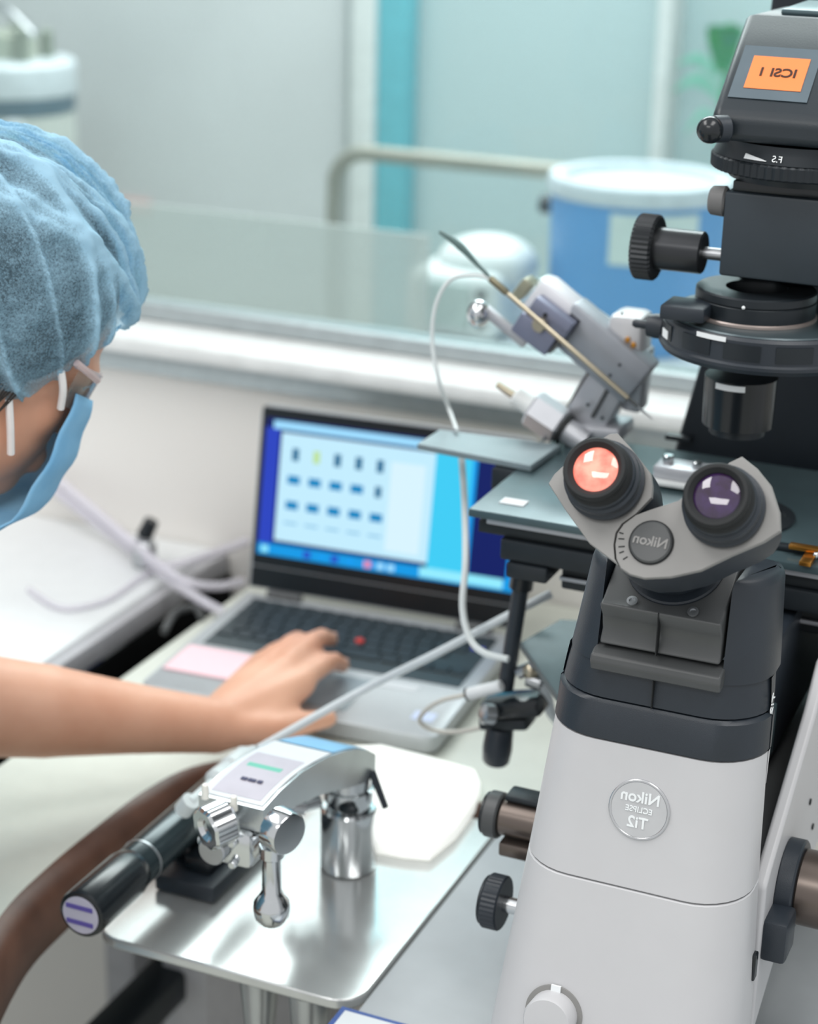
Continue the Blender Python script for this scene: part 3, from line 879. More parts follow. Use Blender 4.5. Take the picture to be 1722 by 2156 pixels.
B().loft([csec(zs + 0.0003, 0.0006), csec(zs + 0.0010)] + [csec(zs + 0.0010 + (1.003 - zs - 0.0010) * i / 4) for i in range(1, 5)]).done('upper_shell', 'whiteplastic', mic, sharp=22)
# rear base body: slanted flank behind the front column
fl = [(1.0045, .800), (1.06, .828), (1.12, .848), (1.47, .850), (1.47, 1.0), (1.145, 1.0), (1.115, .975), (1.014, .916), (1.0045, .908)]
for xa in (-0.196, -0.322):
    B().prism([V((xa, a, b)) for a, b in fl], (0.009, 0, 0)).done('flank', 'whiteplastic', mic, bev=0.003)
B().box((-0.3125, 1.03, 0.86), (-0.1965, 1.46, 0.915), 0.003).done('rear_body', 'darkgrey', mic)
B().box((-0.300, 1.08, ZD + 0.001), (-0.235, 1.46, 0.849), 0.004).done('base_foot', 'darkgrey', mic)
B().box((-0.310, 1.0045, 0.93), (-0.215, 1.30, 1.02), 0.004).done('inner_frame', 'black', mic)
B().box((-0.2145, 1.035, 0.950), (-0.2095, 1.10, 0.985), 0.001).done('inner_plate', 'stage', mic)
# black nose: band, shell, horns, back
B().loft([csec(1.0035, 0.0005), csec(1.0045, -0.0005), csec(1.026, -0.0008), csec(1.028, 0.0008)]).done('nose_band', 'black', mic, sharp=40)
B().loft([csec(1.0281, 0.002), csec(1.0292, 0.0005), csec(1.040, 0.0005), csec(1.0495, 0.0008)]).done('nose_shell', 'black', mic, sharp=40)
def horn(side, xcut, z1):
    b_ = B(); rs_ = []
    for z in (1.0497, 1.055, 1.065, 1.08, 1.095, z1 - 0.006, z1 - 0.0025, z1 - 0.0008, z1):
        ins = 0.0006 if z < z1 - 0.004 else (0.0012 if z < z1 - 0.002 else (0.0028 if z < z1 - 0.0004 else 0.0055))
        l, r, f = column(z)
        ox = (r if side > 0 else l) - side * ins
        f += ins; rad_ = 0.032; xc = xcut + side * ins * 0.6
        ccx, ccy = ox - side * rad_, f + rad_
        a0 = math.acos(max(-1, min(1, abs(xc - ccx) / rad_ if side * (xc - ccx) > 0 else 0)))
        pts_ = []
        for k in range(9):
            a = a0 * (1 - k / 8)
            pts_.append(V((ccx + side * rad_ * math.cos(a), ccy - rad_ * math.sin(a), z)))
        pts_ += [V((ox, 1.016 - ins, z)), V((ox - side * 0.003, 1.023 - ins, z)), V((ox - side * 0.008, 1.025 - ins, z)), V((xc, 1.025 - ins, z))]
        rs_.append(pts_)
    b_.loft(rs_)
    return b_.done('nose_horn', 'black', mic, sharp=40)
horn(-1, -0.2920, 1.109)
horn(1, -0.2180, 1.111)
B().box((-0.2915, 1.0295, 1.0497), (-0.2185, 1.065, 1.10), 0.002).done('nose_back', 'black', mic)
# binocular tube base in the recess
pr = [(.970, 1.0620), (.974, 1.0700), (.972, 1.0790), (.967, 1.0860), (.9665, 1.0885), (.973, 1.0905), (1.029, 1.128), (1.029, 1.0600)]
B().prism([V((-.2905, a, b)) for a, b in pr], (.2905 - .2195, 0, 0)).done('tube_base', 'darkgrey', mic, bev=0.0015)
lip = [(.9650, 1.0470), (.9625, 1.0530), (.9640, 1.0575), (.9690, 1.0595), (.985, 1.0600), (.985, 1.0497)]
B().prism([V((-.2935, a, b)) for a, b in lip], (.2935 - .2165, 0, 0)).done('front_lip', 'darkgrey', mic, bev=0.0015)
B().box((-.2561, .9664, 1.062), (-.2555, .972, 1.0885)).done('center_line', 'rubber', mic)
B().box((-.2561, .9655, 1.0290), (-.2556, .975, 1.0468)).done('center_line', 'rubber', mic)
# side lettering on the right cheek
text_mesh('side_lettering', 'Ti2', 0.010, (-0.1920, 0.994, 1.034), V((0, 0.35, 0.94)), V((0, -0.94, 0.35)), 'whitemark', mic)
# badge on the front
bc = ony(1345, 1706, .9585)
fn = V((0, -0.985, -0.17)).normalized()
bu = fn.cross(X).normalized() * -1
def fsurf(z): return column(z)[2]
bcz = bc.z; bc = V((bc.x, fsurf(bcz) - 0.0004, bcz))
fdir = V((0, fsurf(bcz + .02) - fsurf(bcz - .02), .04)).normalized()
fno = X.cross(fdir).normalized()
if fno.y > 0: fno = -fno
B().lathe([(0.0185, -0.001), (0.0185, 0.0006), (0.0180, 0.0010), (0.0172, 0.0010), (0.0168, 0.0006)], bc, fno, 48, cap=(True, True)).done('badge_ring', mat('badge_ring_silver', '#c9cacc', 0.25, 0.8), mic)
B().lathe([(0.0167, 0.0004), (0.0167, 0.00075)], bc, fno, 48).done('badge_face', mat('badge_face_grey', '#c2c3c5', 0.4, 0.1), mic)
for s_, txt, dz in ((0.0095, 'Nikon', 0.0075), (0.0048, 'ECLIPSE', 0.0), (0.0095, 'Ti2', -0.0080)):
    text_mesh('badge_lettering', txt, s_, bc + fdir * dz + fno * 0.0010, X, fdir, 'whitemark', mic, bold=True)
# front knob near the foot
fk = ony(1158, 2146, 0.926)
fk.y = fsurf(fk.z)
B().lathe([(0.0180, -0.002), (0.0180, 0.0006), (0.0165, 0.0007)], fk, fno, 40).done('knob_ring', 'greyplate', mic)
B().lathe([(0.0150, 0.0), (0.0150, 0.013), (0.0140, 0.0145), (0.001, 0.0150)], fk, fno, 40).done('brightness_knob', 'whiteplastic', mic)
B().obox(fk + fdir * 0.0160 + fno * 0.0012, X, fdir, fno, 0.003, 0.0025, 0.0008).done('knob_mark', 'whitemark', mic)
# side knobs, left
def xknob(p, r, parts, name, par=mic):
    """parts: (x0, x1, r, material, ribs) along -x from the flank"""
    root = None
    for i, (x0, x1, rr, mt_, rib) in enumerate(parts):
        b_ = B()
        if rib: b_.ribbed((x0, p.y, p.z), (x1, p.y, p.z), rr, rib, 0.0006)
        else: b_.cyl((x0, p.y, p.z), (x1, p.y, p.z), rr, None, 32, min(0.0012, abs(x1 - x0) * 0.2))
        o_ = b_.done(name if i == 0 else ('knob_barrel' if i < len(parts) - 1 else 'knob_cap'), mt_, par if i == 0 else root)
        if i == 0: root = o_
    return root
kp = ony(1075, 1722, 1.075); kp.x = -0.318
xl = ony(1022, 1710, 1.075).x
xm = ony(1052, 1712, 1.075).x
xknob(kp, 0, ((-0.317, xm + 0.002, 0.0125, 'bronze', 0), (xm + 0.002, xl + 0.002, 0.0160, 'darkgrey', 0), (xl + 0.002, xl, 0.0145, 'blackgloss', 0)), 'focus_knob')
B().box((xm + 0.004, kp.y - 0.012, kp.z - 0.024), (-0.317, kp.y + 0.010, kp.z - 0.0135), 0.002).done('knob_housing', 'bronze', mic)
B().box((xm + 0.004, kp.y - 0.004, kp.z + 0.0135), (-0.317, kp.y + 0.014, kp.z + 0.018), 0.002).done('knob_housing', 'blackmetal', mic)
kp = ony(1050, 1900, 1.035); kp.x = -0.322
xl = ony(1020, 1892, 1.035).x
xknob(kp, 0, ((-0.322, xl + 0.012, 0.0055, 'chrome', 0), (xl + 0.014, xl + 0.002, 0.0185, 'black', 36), (xl + 0.002, xl, 0.0165, 'blackmetal', 0)), 'side_knob')
# side knobs, right
kp = onx(1672, 1862, -0.180); 
xknob(kp, 0, ((-0.1875, -0.176, 0.0290, 'black', 0), (-0.176, -0.150, 0.0240, 'bronze', 0), (-0.150, -0.130, 0.0255, 'black', 40)), 'coarse_focus_knob')
kp = onx(1632, 1962, -0.182)
B().box((-0.1885, kp.y - 0.014, kp.z - 0.014), (-0.172, kp.y + 0.012, kp.z + 0.014), 0.003).done('port_block', 'black', mic)
kp = onx(1590, 2030, -0.187)
B().box((-0.1905, kp.y - 0.004, kp.z - 0.010), (-0.1860, kp.y + 0.003, kp.z + 0.008), 0.001).done('side_socket', 'blackgloss', mic)
for a in ((1705, 1688), (1710, 1740)):
    kp = onx(a[0], a[1], -0.1868)
    B().cyl(kp, kp + X * 0.0008, 0.0022, None, 12).done('screw_hole', 'rubber', mic)

# ---- binocular head
tcam = -ray(1380, 1050).normalized()
HA = (tcam * math.cos(math.radians(21)) + (RT * -0.6 + UP * 0.8) * math.sin(math.radians(21))).normalized()
HP = dep(1370, 1140, 1.030)
def cpt(c): return (980 + c[0] / 2.3208, 880 + c[1] / 2.3208)
def hp(c, off=0.0):
    a, b = cpt(c)
    return onp(a, b, HP, HA) + HA * off
right = [(728, 620), (734, 690), (756, 735), (800, 765), (870, 784), (1000, 778), (1150, 745), (1300, 672), (1460, 604), (1540, 552), (1536, 460), (1494, 330), (1425, 245), (1350, 186), (1292, 214),
         (1180, 300), (1040, 402), (905, 446), (830, 474), (768, 520), (738, 565)]
left = [(400, 315), (428, 270), (475, 226), (590, 140), (700, 72), (738, 68), (800, 135), (845, 192), (903, 266), (912, 330), (908, 385), (830, 466), (762, 514), (730, 560), (720, 620), (726, 690), (742, 716), (600, 608), (480, 440)]
def housing(poly, off, dpt, name, shrink, shift):
    top_ = [hp(c, off) for c in poly]
    ctr_ = sum(top_, V()) / len(top_)
    sh = RT * shift[0] + UP * shift[1]
    rs_ = [[ctr_ + (p - ctr_) * 0.985 for p in top_]]
    rs_.append([p - HA * 0.0012 for p in top_])
    body = B()
    n_ = 6
    rr = []
    for i in range(n_ + 1):
        q = i / n_
        k = 1 - (1 - shrink) * q ** 1.6
        rr.append([ctr_ + (p - ctr_) * k - HA * (0.0030 + dpt * q) + sh * q for p in top_])
    body.loft(rr).done(name, 'black', mic, sharp=45)
    B().loft([rs_[0], rs_[1], [p - HA * 0.0029 for p in top_]]).done('face_plate', 'greyplate', mic, sharp=30)
housing(right, 0.0, 0.030, 'binocular_housing', 0.86, (-0.002, -0.004))
housing(left, -0.0012, 0.024, 'binocular_housing', 0.84, (0.004, -0.002))
# hinge cap
hc = hp((908, 610))
B().lathe([(0.0125, 0.0002), (0.0125, 0.0006)], hc, HA, 40).done('cap_groove', 'rubber', mic)
capo = B().lathe([(0.0117, 0.0), (0.0117, 0.0016), (0.0108, 0.0024), (0.006, 0.0027), (0.0005, 0.0028)], hc, HA, 40).done('hinge_cap', 'darkgrey', mic)
hu = (hp((1010, 632)) - hp((808, 590))).normalized()
hv = HA.cross(hu).normalized()
text_mesh('cap_lettering', 'Nikon', 0.0078, hc + HA * 0.0029, hu, hv, mat('embossed_grey', '#6a6b6b', 0.4).name if False else 'greyplate', mic, bold=True)
for k, (c0_, c1_) in enumerate((((752, 560), (772, 566)), ((748, 590), (776, 592)), ((748, 630), (778, 628)), ((752, 660), (774, 652)), ((770, 692), (792, 678)))):
    p0, p1 = hp(c0_, 0.0002), hp(c1_, 0.0002)
    B().obox((p0 + p1) / 2, p1 - p0, HA.cross(p1 - p0), HA, (p1 - p0).length / 2, 0.0003, 0.0002).done('scale_tick', 'rubber', mic)
# eyepieces
def eyepiece(cpx, lens, name, nb):
    base_ = onp(cpx[0] + 24, cpx[1] + 32, HP, HA) + HA * 0.0004
    L = 0.028
    root = B().lathe([(0.0218, 0.0), (0.0222, 0.002), (0.0222, L * 0.16), (0.0205, L * 0.20), (0.0205, L * 0.28), (0.0212, L * 0.30), (0.0212, L * 0.44), (0.0196, L * 0.48), (0.0196, L * 0.60), (0.0180, L * 0.66)], base_, HA, 48).done('eyepiece', 'black', mic)
    B().lathe([(0.0172, L * 0.62), (0.0190, L * 0.66), (0.0186, L * 0.74), (0.0172, L * 0.79), (0.0176, L * 0.86), (0.0178, L * 0.95), (0.0168, L * 1.0), (0.0150, L * 1.0), (0.0126, L * 0.91), (0.0126, L * 0.86)], base_, HA, 48, cap=(False, False)).done('eyecup', 'rubber', root)
    B().lathe([(0.0206, L * 0.245), (0.0209, L * 0.25), (0.0206, L * 0.255)], base_, HA, 48).done('grip_ring', 'darkgrey', root)
    b_ = B()
    b_.lathe([(0.0125, 0.0), (0.0103, 0.0010), (0.0075, 0.0017), (0.004, 0.0022), (0.0004, 0.0023)], base_ + HA * (L * 0.885), HA, 40)
    b_.done('lens', lens, root)
    dq = base_ + HA * (L * 0.37) - UP * 0.0213 * 0.75 + RT * 0.0213 * 0.66
    return base_, L
eb1 = eyepiece((1253, 985), 'lensred', 'l', 0)
eb2 = eyepiece((1503, 1040), 'lensvio', 'r', 0)
# flange and screws on the tube base slope
sl = V((0, 1.029 - .973, 1.128 - 1.0905)).normalized()
sn = X.cross(sl).normalized()
if sn.z < 0: sn = -sn
fc = V((-.2555, .9975, 1.1069))
B().lathe([(0.0285, -0.006), (0.0285, 0.0012), (0.0275, 0.0020), (0.020, 0.0022)], fc, sn, 48).done('flange', 'black', mic)
B().lathe([(0.0215, 0.0), (0.0235, 0.004), (0.0235, 0.012), (0.018, 0.030)], fc, sn, 40).done('swivel', 'black', mic)
for a, b in ((1331, 1266), (1459, 1289)):
    p = onp(a, b, fc + sn * 0.0021, sn)
    B().lathe([(0.0032, 0.0), (0.0032, 0.0010), (0.0018, 0.0011), (0.0016, 0.0003)], p, sn, 16).done('flange_screw', 'steel', mic)
    
# ---- stage
ZS = 1.06
sf = onz(1012, 1075, ZS).y; sb = onz(1150, 915, ZS).y
sx0 = -0.445; sx1 = -0.075
B().box((sx0, sf, ZS - 0.006), (sx1, sb + 0.01, ZS), 0.001).done('stage_plate', 'stage', mic)
B().box((sx0 + 0.012, sf + 0.004, ZS - 0.0105), (sx1, sf + 0.012, ZS - 0.0062), 0.0008).done('stage_rail', 'silver', mic)
B().box((sx0 + 0.004, sf + 0.010, ZS - 0.020), (sx1, sb, ZS - 0.0108), 0.001).done('stage_carrier', 'stagedk', mic)
B().box((sx0 + 0.022, sf + 0.006, ZS - 0.036), (sx1, sf + 0.045, ZS - 0.0204), 0.002).done('drive_rail', 'blackmetal', mic)
B().box((sx0 + 0.028, sf + 0.004, ZS - 0.048), (sx0 + 0.058, sf + 0.050, ZS - 0.0364), 0.002).done('drive_block', 'blackmetal', mic)
B().box((sx0 + 0.060, sf + 0.030, ZS - 0.060), (sx1, sb - 0.02, ZS - 0.0364), 0.002).done('stage_base', 'stagedk', mic)
B().box((sx0 + 0.060, sf + 0.026, ZS - 0.052), (sx1, sf + 0.0297, ZS - 0.049), 0.0005).done('base_rail', 'silver', mic)
B().box((-0.34, sf + 0.05, 0.998), (-0.18, sb - 0.02, ZS - 0.0605), 0.003).done('stage_support', 'black', mic)
c = onz(1082, 1058, ZS)
B().box((c.x - 0.009, c.y - 0.006, ZS + 0.0002), (c.x + 0.009, c.y + 0.006, ZS + 0.0007)).done('stage_label', 'paper', mic)
AXX, AXY = -0.274, 1.225
B().lathe([(0.040, 0.0003), (0.040, 0.002), (0.033, 0.002), (0.033, 0.0008)], (AXX, AXY, ZS), Z, 40).done('stage_insert', 'blackmetal', mic)
B().box((-0.262, 1.170, ZS + 0.0005), (-0.150, 1.178, ZS + 0.004), 0.001).done('specimen_guide', 'blackmetal', mic)
B().box((-0.225, 1.165, ZS + 0.0042), (-0.190, 1.172, ZS + 0.0075), 0.001).done('holder_clip', 'brass', mic)
B().box((-0.214, 1.148, ZS + 0.0005), (-0.206, 1.168, ZS + 0.004), 0.001).done('holder_clip', 'brass', mic)
B().ball((-0.205, 1.157, ZS + 0.0065), 0.0022, 12).done('clip_screw', 'chrome', mic)

# ---- illumination pillar behind the stage
pbx = ony(1432, 920, 1.375); ptx = ony(1482, 770, 1.375)
zt_ = 1.31
kx = (ptx.x - pbx.x) / (ptx.z - pbx.z)
lo_ = V((pbx.x - kx * (pbx.z - 1.002), 1.375, 1.002))
xr = -0.185
B().loft([[V((lo_.x, 1.375, 1.002)), V((xr, 1.375, 1.002)), V((xr, 1.46, 1.002)), V((lo_.x, 1.46, 1.002))],
          [V((ptx.x + 0.02, 1.375, 1.235)), V((xr - 0.01, 1.375, 1.235)), V((xr - 0.01, 1.46, 1.235)), V((ptx.x + 0.02, 1.46, 1.235))],
          [V((-0.315, 1.375, 1.40)), V((xr - 0.01, 1.375, 1.40)), V((xr - 0.01, 1.46, 1.40)), V((-0.315, 1.46, 1.40))]]).done('pillar', mat('navy_black_pillar', '#141c24', 0.45), mic, bev=0.004)
B().box((pbx.x - 0.010, 1.366, ZS + 0.0005), (pbx.x + 0.01, 1.3745, ZS + 0.005), 0.001).done('pillar_foot', 'blackmetal', mic)

# ---- condenser
def zc_(py, y_=AXY, px=1560): return ony(px, py, y_).z
cx_ = ony(1556, 850, AXY).x
z0, z1 = zc_(896), zc_(790)
con = B().lathe([(0.0205, 0), (0.0238, 0.001), (0.0245, z1 - z0)], (cx_, AXY, z0), Z, 48).done('condenser_lens', 'blackgloss', mic)
B().lathe([(0.0160, -0.006), (0.0190, -0.005), (0.0190, -0.0002)], (cx_, AXY, z0), Z, 40).done('condenser_tip', 'blackmetal', mic)
pz = ony(1552, 820, AXY - 0.0248)
bb = B(); rs = []
for i in range(7):
    a = math.radians(-118 + i * 8)
    rs.append([V((cx_ + 0.0252 * math.cos(a), AXY + 0.0252 * math.sin(a), pz.z - 0.002)), V((cx_ + 0.0252 * math.cos(a), AXY + 0.0252 * math.sin(a), pz.z + 0.002)),
               V((cx_ + 0.0246 * math.cos(a), AXY + 0.0246 * math.sin(a), pz.z + 0.002)), V((cx_ + 0.0246 * math.cos(a), AXY + 0.0246 * math.sin(a), pz.z - 0.002))])
bb.loft(rs).done('condenser_label', 'whitemark', con)
# turret
tc_ = ony(1610, 745, AXY + 0.01); TR = 0.0715
zt0, zt1 = ony(1560, 792, AXY - TR + 0.01).z, ony(1560, 715, AXY - TR + 0.01).z
tur = B().lathe([(TR * 0.8, 0.0), (TR * 0.97, 0.001), (TR, 0.004), (TR, 0.0062), (TR * 0.975, 0.0075), (TR * 0.965, zt1 - zt0 - 0.002), (TR * 0.94, zt1 - zt0)], (tc_.x, tc_.y, zt0), Z, 64).done('turret', 'black', mic)
def arc_panel(name, a0, a1, z_0, z_1, r0, mt, par, n_=8):
    rs_ = []
    for i in range(n_ + 1):
        a = math.radians(a0 + (a1 - a0) * i / n_)
        c_, s_ = math.cos(a), math.sin(a)
        rs_.append([V((tc_.x + r * c_, tc_.y + r * s_, z)) for r, z in ((r0, z_0), (r0 + 0.0007, z_0), (r0 + 0.0007, z_1), (r0, z_1))])
    return B().loft(rs_).done(name, mt, par)
hz = zt1 - zt0
for a in (-160, -128, -100, -72, -44):
    arc_panel('turret_slot', a, a + 20, zt0 + 0.0095, zt0 + hz - 0.004, TR * 0.970, 'blackmetal', tur)
arc_panel('turret_mark', -152, -143, zt0 + 0.010, zt0 + 0.0155, TR * 0.983, 'whitemark', tur)
arc_panel('turret_mark', -117, -99, zt0 + hz - 0.0035, zt0 + hz - 0.0005, TR * 0.973, 'whitemark', tur)
# turret top carrier and upper ring
rc = ony(1590, 640, AXY)
B().lathe([(TR * 0.93, 0.0), (TR * 0.92, 0.001), (0.045, 0.0015)], (tc_.x, tc_.y, zt1 + 0.0002), Z, 48).done('turret_lid', mat('satin_lid', '#4a575c', 0.3, 0.3), mic)
zr0, zr1 = ony(1580, 694, AXY - 0.04).z, ony(1580, 634, AXY - 0.04).z
B().lathe([(0.0385, zt1 + 0.004 - zr0), (0.0385, 0.0)], (rc.x, AXY, zr0), Z, 48).done('ring_mount', 'black', mic)
rg = B().lathe([(0.0385, 0.0), (0.0400, 0.001), (0.0400, (zr1 - zr0) * 0.62), (0.0392, (zr1 - zr0) * 0.66), (0.0400, (zr1 - zr0) * 0.70), (0.0398, zr1 - zr0 - 0.001), (0.0385, zr1 - zr0), (0.0205, zr1 - zr0), (0.0195, zr1 - zr0 - 0.002), (0.0195, 0.004), (0.002, 0.0035)], (rc.x, AXY, zr0 + 0.0004), Z, 64).done('field_ring', 'blackmetal', mic)
B().lathe([(0.0405, 0.0), (0.0412, 0.0006), (0.0412, 0.0022), (0.0402, 0.003)], (rc.x, AXY, zr0 - 0.0005), Z, 64).done('beige_ring', mat('beige_metal', '#b2a59f', 0.35, 0.6), mic)
wd = ony(1565, 648, AXY - 0.0402)
B().ball(wd, 0.0012, 10).done('index_dot', 'whitemark', rg)
B().box((tc_.x - 0.058, AXY - 0.052, zt1 + 0.0042), (tc_.x - 0.028, AXY - 0.022, zt1 + 0.014), 0.002).done('slider_block', 'black', mic)
kn = ony(1380, 686, AXY)
B().lathe([(0.002, -0.016), (0.003, -0.014), (0.003, -0.006), (0.0075, -0.005), (0.0085, 0.0), (0.0085, 0.006), (0.007, 0.008)], kn, X, 20).done('centering_screw', 'black', mic)
B().cyl(kn + X * 0.008, kn + X * 0.030, 0.003, None, 12).done('screw_stem', 'steel', mic)

# ---- upper block, its knobs
YF = 1.195
bl_ = ony(1519, 490, YF)
zb0, zb1 = ony(1600, 590, YF).z, ony(1600, 410, YF).z
XB0 = bl_.x; XB1 = XB0 + 0.098
B().box((XB0, YF, zb0), (XB1, YF + 0.085, zb1), 0.002).done('lamp_block', mat('slate_block', '#2c353c', 0.45, bump=0.08, bscale=900), mic)
B().box((XB0 + 0.002, YF + 0.045, zr1 + 0.001), (XB1 - 0.002, 1.376, zb0 + 0.02), 0.002).done('block_arm', 'blackmetal', mic)
B().box((XB0 + 0.004, YF + 0.003, zb1), (XB1 - 0.004, YF + 0.08, zb1 + 0.007), 0.001).done('block_cap', 'blackgloss', mic)
kq = ony(1430, 527, YF + 0.03)
x_a, x_b, x_c, x_d = ony(1342, 518, YF + 0.03).x, ony(1386, 522, YF + 0.03).x, ony(1482, 532, YF + 0.03).x, XB0
yk = YF + 0.03
sk = B().cyl((x_d + 0.002, yk, kq.z), (x_c - 0.002, yk, kq.z), 0.0042, None, 20).done('shutter_shaft', 'steel', mic)
B().cyl((x_c, yk, kq.z), (x_b - 0.001, yk, kq.z), 0.0142, None, 36, 0.001).done('knob_barrel', mat('satin_black_barrel', '#37393c', 0.3, 0.5), sk)
B().ribbed((x_b, yk, kq.z), (x_a, yk, kq.z), 0.0222, 40, 0.0010, 0.0015).done('ribbed_wheel', mat('satin_black_wheel', '#303336', 0.35, 0.4), sk)
kq2 = ony(1515, 425, YF + 0.006)
B().cyl((XB0 - 0.0002, YF + 0.010, kq2.z), (XB0 - 0.0115, YF + 0.010, kq2.z), 0.0100, 0.0094, 28, 0.0015).done('grey_knob', mat('grey_rubber', '#6c6c6c', 0.5), mic)

# ---- collar and display head
cc = ony(1648, 355, YF + 0.035)
RCO = 0.060; xcc = ony(1500, 357, YF + 0.04).x + RCO
zq0, zq1 = ony(1640, 378, YF - 0.008).z, ony(1640, 345, YF - 0.008).z
B().lathe([(RCO - 0.012, zb1 + 0.007 - zq0), (RCO - 0.011, -0.001)], (xcc, YF + 0.04, zq0), Z, 40).done('collar_neck', 'blackmetal', mic)
B().ribbed((xcc, YF + 0.04, zq0), (xcc, YF + 0.04, zq1), RCO, 72, 0.0012, 0.0012).done('ribbed_collar', 'blackmetal', mic)
B().lathe([(RCO - 0.0015, 0.0), (RCO - 0.0015, 0.0005), (RCO - 0.004, 0.0055), (RCO - 0.004, 0.011)], (xcc, YF + 0.04, zq1 + 0.0003), Z, 56).done('collar_ring', 'blackmetal', mic)
for a0, a1, nm in ((-118, -102, 'w'),):
    rs = []
    for i in range(7):
        a = math.radians(a0 + (a1 - a0) * i / 6); r = RCO - 0.0018
        hgt = 0.0030 * (1 - i / 7)
        rs.append([V((xcc + r * math.cos(a), YF + 0.04 + r * math.sin(a), zq1 + 0.0022)), V((xcc + (r + .0006) * math.cos(a), YF + 0.04 + (r + .0006) * math.sin(a), zq1 + 0.0022)),
                   V((xcc + (r - .001) * math.cos(a), YF + 0.04 + (r - .001) * math.sin(a), zq1 + 0.0022 + hgt)), V((xcc + (r - .002) * math.cos(a), YF + 0.04 + (r - .002) * math.sin(a), zq1 + 0.0022 + hgt))])
    B().loft(rs).done('aperture_wedge', 'whitemark', mic)
a = math.radians(-95)
text_mesh('collar_lettering', 'F.S', 0.006, (xcc + (RCO - 0.002) * math.cos(a), YF + 0.04 + (RCO - 0.002) * math.sin(a), zq1 + 0.0040), V((-math.sin(a), math.cos(a), 0)), V((0, 0.5, 0.866)), 'whitemark', mic)
YH = 1.175
xh0 = ony(1494, 262, YH).x; xh1 = xh0 + 0.125
zh0, zh1 = ony(1600, 305, YH).z, ony(1600, 246, YH).z
sr, srz = 0.070, 0.0545
prf = [(YH, zh0), (YH, zh1), (YH + sr, zh1 + srz), (YH + sr + 0.10, zh1 + srz - 0.002), (YH + sr + 0.10, zh0)]
b_ = B(); b_.prism([V((xh0, p, q)) for p, q in prf], (xh1 - xh0, 0, 0))
b_.done('display_head', mat('charcoal_head', '#222a30', 0.38, bump=0.08, bscale=1100), mic, bev=0.006, seg=3)
B().box((xh0 + 0.02, YH + sr + 0.012, zh1 + srz - 0.001), (xh1 - 0.01, YH + sr + 0.09, zh1 + srz + 0.004), 0.002).done('head_cover', 'stage', mic)
su = V((0, sr, srz)).normalized(); sno = X.cross(su).normalized()
if sno.y > 0: sno = -sno
SPt = V((xh0, YH, zh1)) + sno * 0.0003
def quad(name, pix, mt, off, par=mic):
    ps = [onp(a, b, SPt, sno) + sno * off for a, b in pix]
    return B().prism(ps, -sno * 0.0005 * 1.0).done(name, mt, par)
q_ = [onp(a, b, SPt, sno) for a, b in ((1566, 97), (1722, 105), (1711, 218), (1535, 205))]
def rect(name, pix, mt, off):
    ps = [onp(a, b, SPt, sno) for a, b in pix]
    xs = [p.x for p in ps]; hs = [(p - SPt).dot(su) for p in ps]
    x0 = (xs[0] + xs[3]) / 2; x1 = (xs[1] + xs[2]) / 2
    h0 = (hs[2] + hs[3]) / 2; h1 = (hs[0] + hs[1]) / 2
    c_ = SPt + su * (h0 + h1) / 2; c_.x = (x0 + x1) / 2
    B().obox(c_ + sno * off, X, su, sno, (x1 - x0) / 2, (h1 - h0) / 2, 0.0002).done(name, mt, mic)
    return c_, x1 - x0, h1 - h0
rect('display_film', ((1566, 97), (1722, 105), (1711, 218), (1535, 205)), 'film', 0.0003)
lc, lw, lh = rect('orange_label', ((1586, 120), (1704, 126), (1689, 195), (1567, 187)), 'orange', 0.0008)
text_mesh('label_lettering', 'ICSI 1', lh * 0.36, lc + sno * 0.0012, X, su, 'ink', mic, bold=True)
kb_ = ony(1502, 270, YH - 0.004)
B().cyl((xh0 + 0.012, YH - 0.001, kb_.z), (xh0 + 0.004, YH - 0.008, kb_.z), 0.0085, None, 24, 0.001).done('clamp_collar', 'black', mic)
B().ball((kb_.x, YH - 0.012, kb_.z), 0.0085, 24).done('clamp_ball', 'blackgloss', mic)

# ------------------------------------------------------------------ stage wing, side shelf (parts of the microscope)
zw = ZS + 0.0005
wp = [onz(a, b, zw + 0.005) for a, b in ((878, 934), (925, 904), (1180, 936), (1118, 980))]
B().prism([V((p.x, p.y, zw)) for p in wp], (0, 0, 0.005)).done('stage_wing', mat('grey_wing', '#7f8d92', 0.4, 0.2), mic, bev=0.0008)
B().box((sx0 - 0.018, sf + 0.09, ZS - 0.018), (sx0 + 0.01, sf + 0.15, ZS - 0.0002), 0.002).done('wing_bracket', 'blackmetal', mic)
B().prism([onz(a, b, 0.935) for a, b in ((1095, 1352), (1180, 1303), (1290, 1310), (1290, 1500), (1172, 1462), (1150, 1430))], (0, 0, -0.006)).done('side_shelf', mat('teal_grey_shelf', '#566468', 0.45, 0.2), mic, bev=0.001)

# ------------------------------------------------------------------ silver micromanipulator on the stage wing
YM = 1.335
def mp(a, b, off=0.0): return ony(a, b, YM + off)
man = thing('micromanipulator', 'silver tilted micromanipulator with a pipette rod beside the condenser', 'manipulator', mp(1230, 895))
def bar(name, p0, p1, half, thick, mt, yoff=0.0, bev=0.0015, par=None):
    """box along p0->p1 (pixels), half width in pixels, thickness in metres"""
    a, b = mp(p0[0], p0[1], yoff), mp(p1[0], p1[1], yoff)
    d = (b - a).normalized(); n = d.cross(Y).normalized()
    hw = half * 0.375e-3
    return B().obox((a + b) / 2, d, n, Y, (b - a).length / 2, hw, thick / 2, bev).done(name, mt, par or man)
bar('post', (1228, 905), (1322, 745), 42, 0.030, 'silver', 0.012, 0.003)
bar('post_rail', (1186, 893), (1246, 782), 8, 0.020, 'silver', 0.010)
bar('post_groove', (1246, 880), (1290, 800), 4, 0.004, 'darkgrey', -0.004)
bar('post_groove', (1176, 886), (1240, 784), 2, 0.004, mat('bronze_edge', '#6e6b5c', 0.4, 0.4), 0.002)
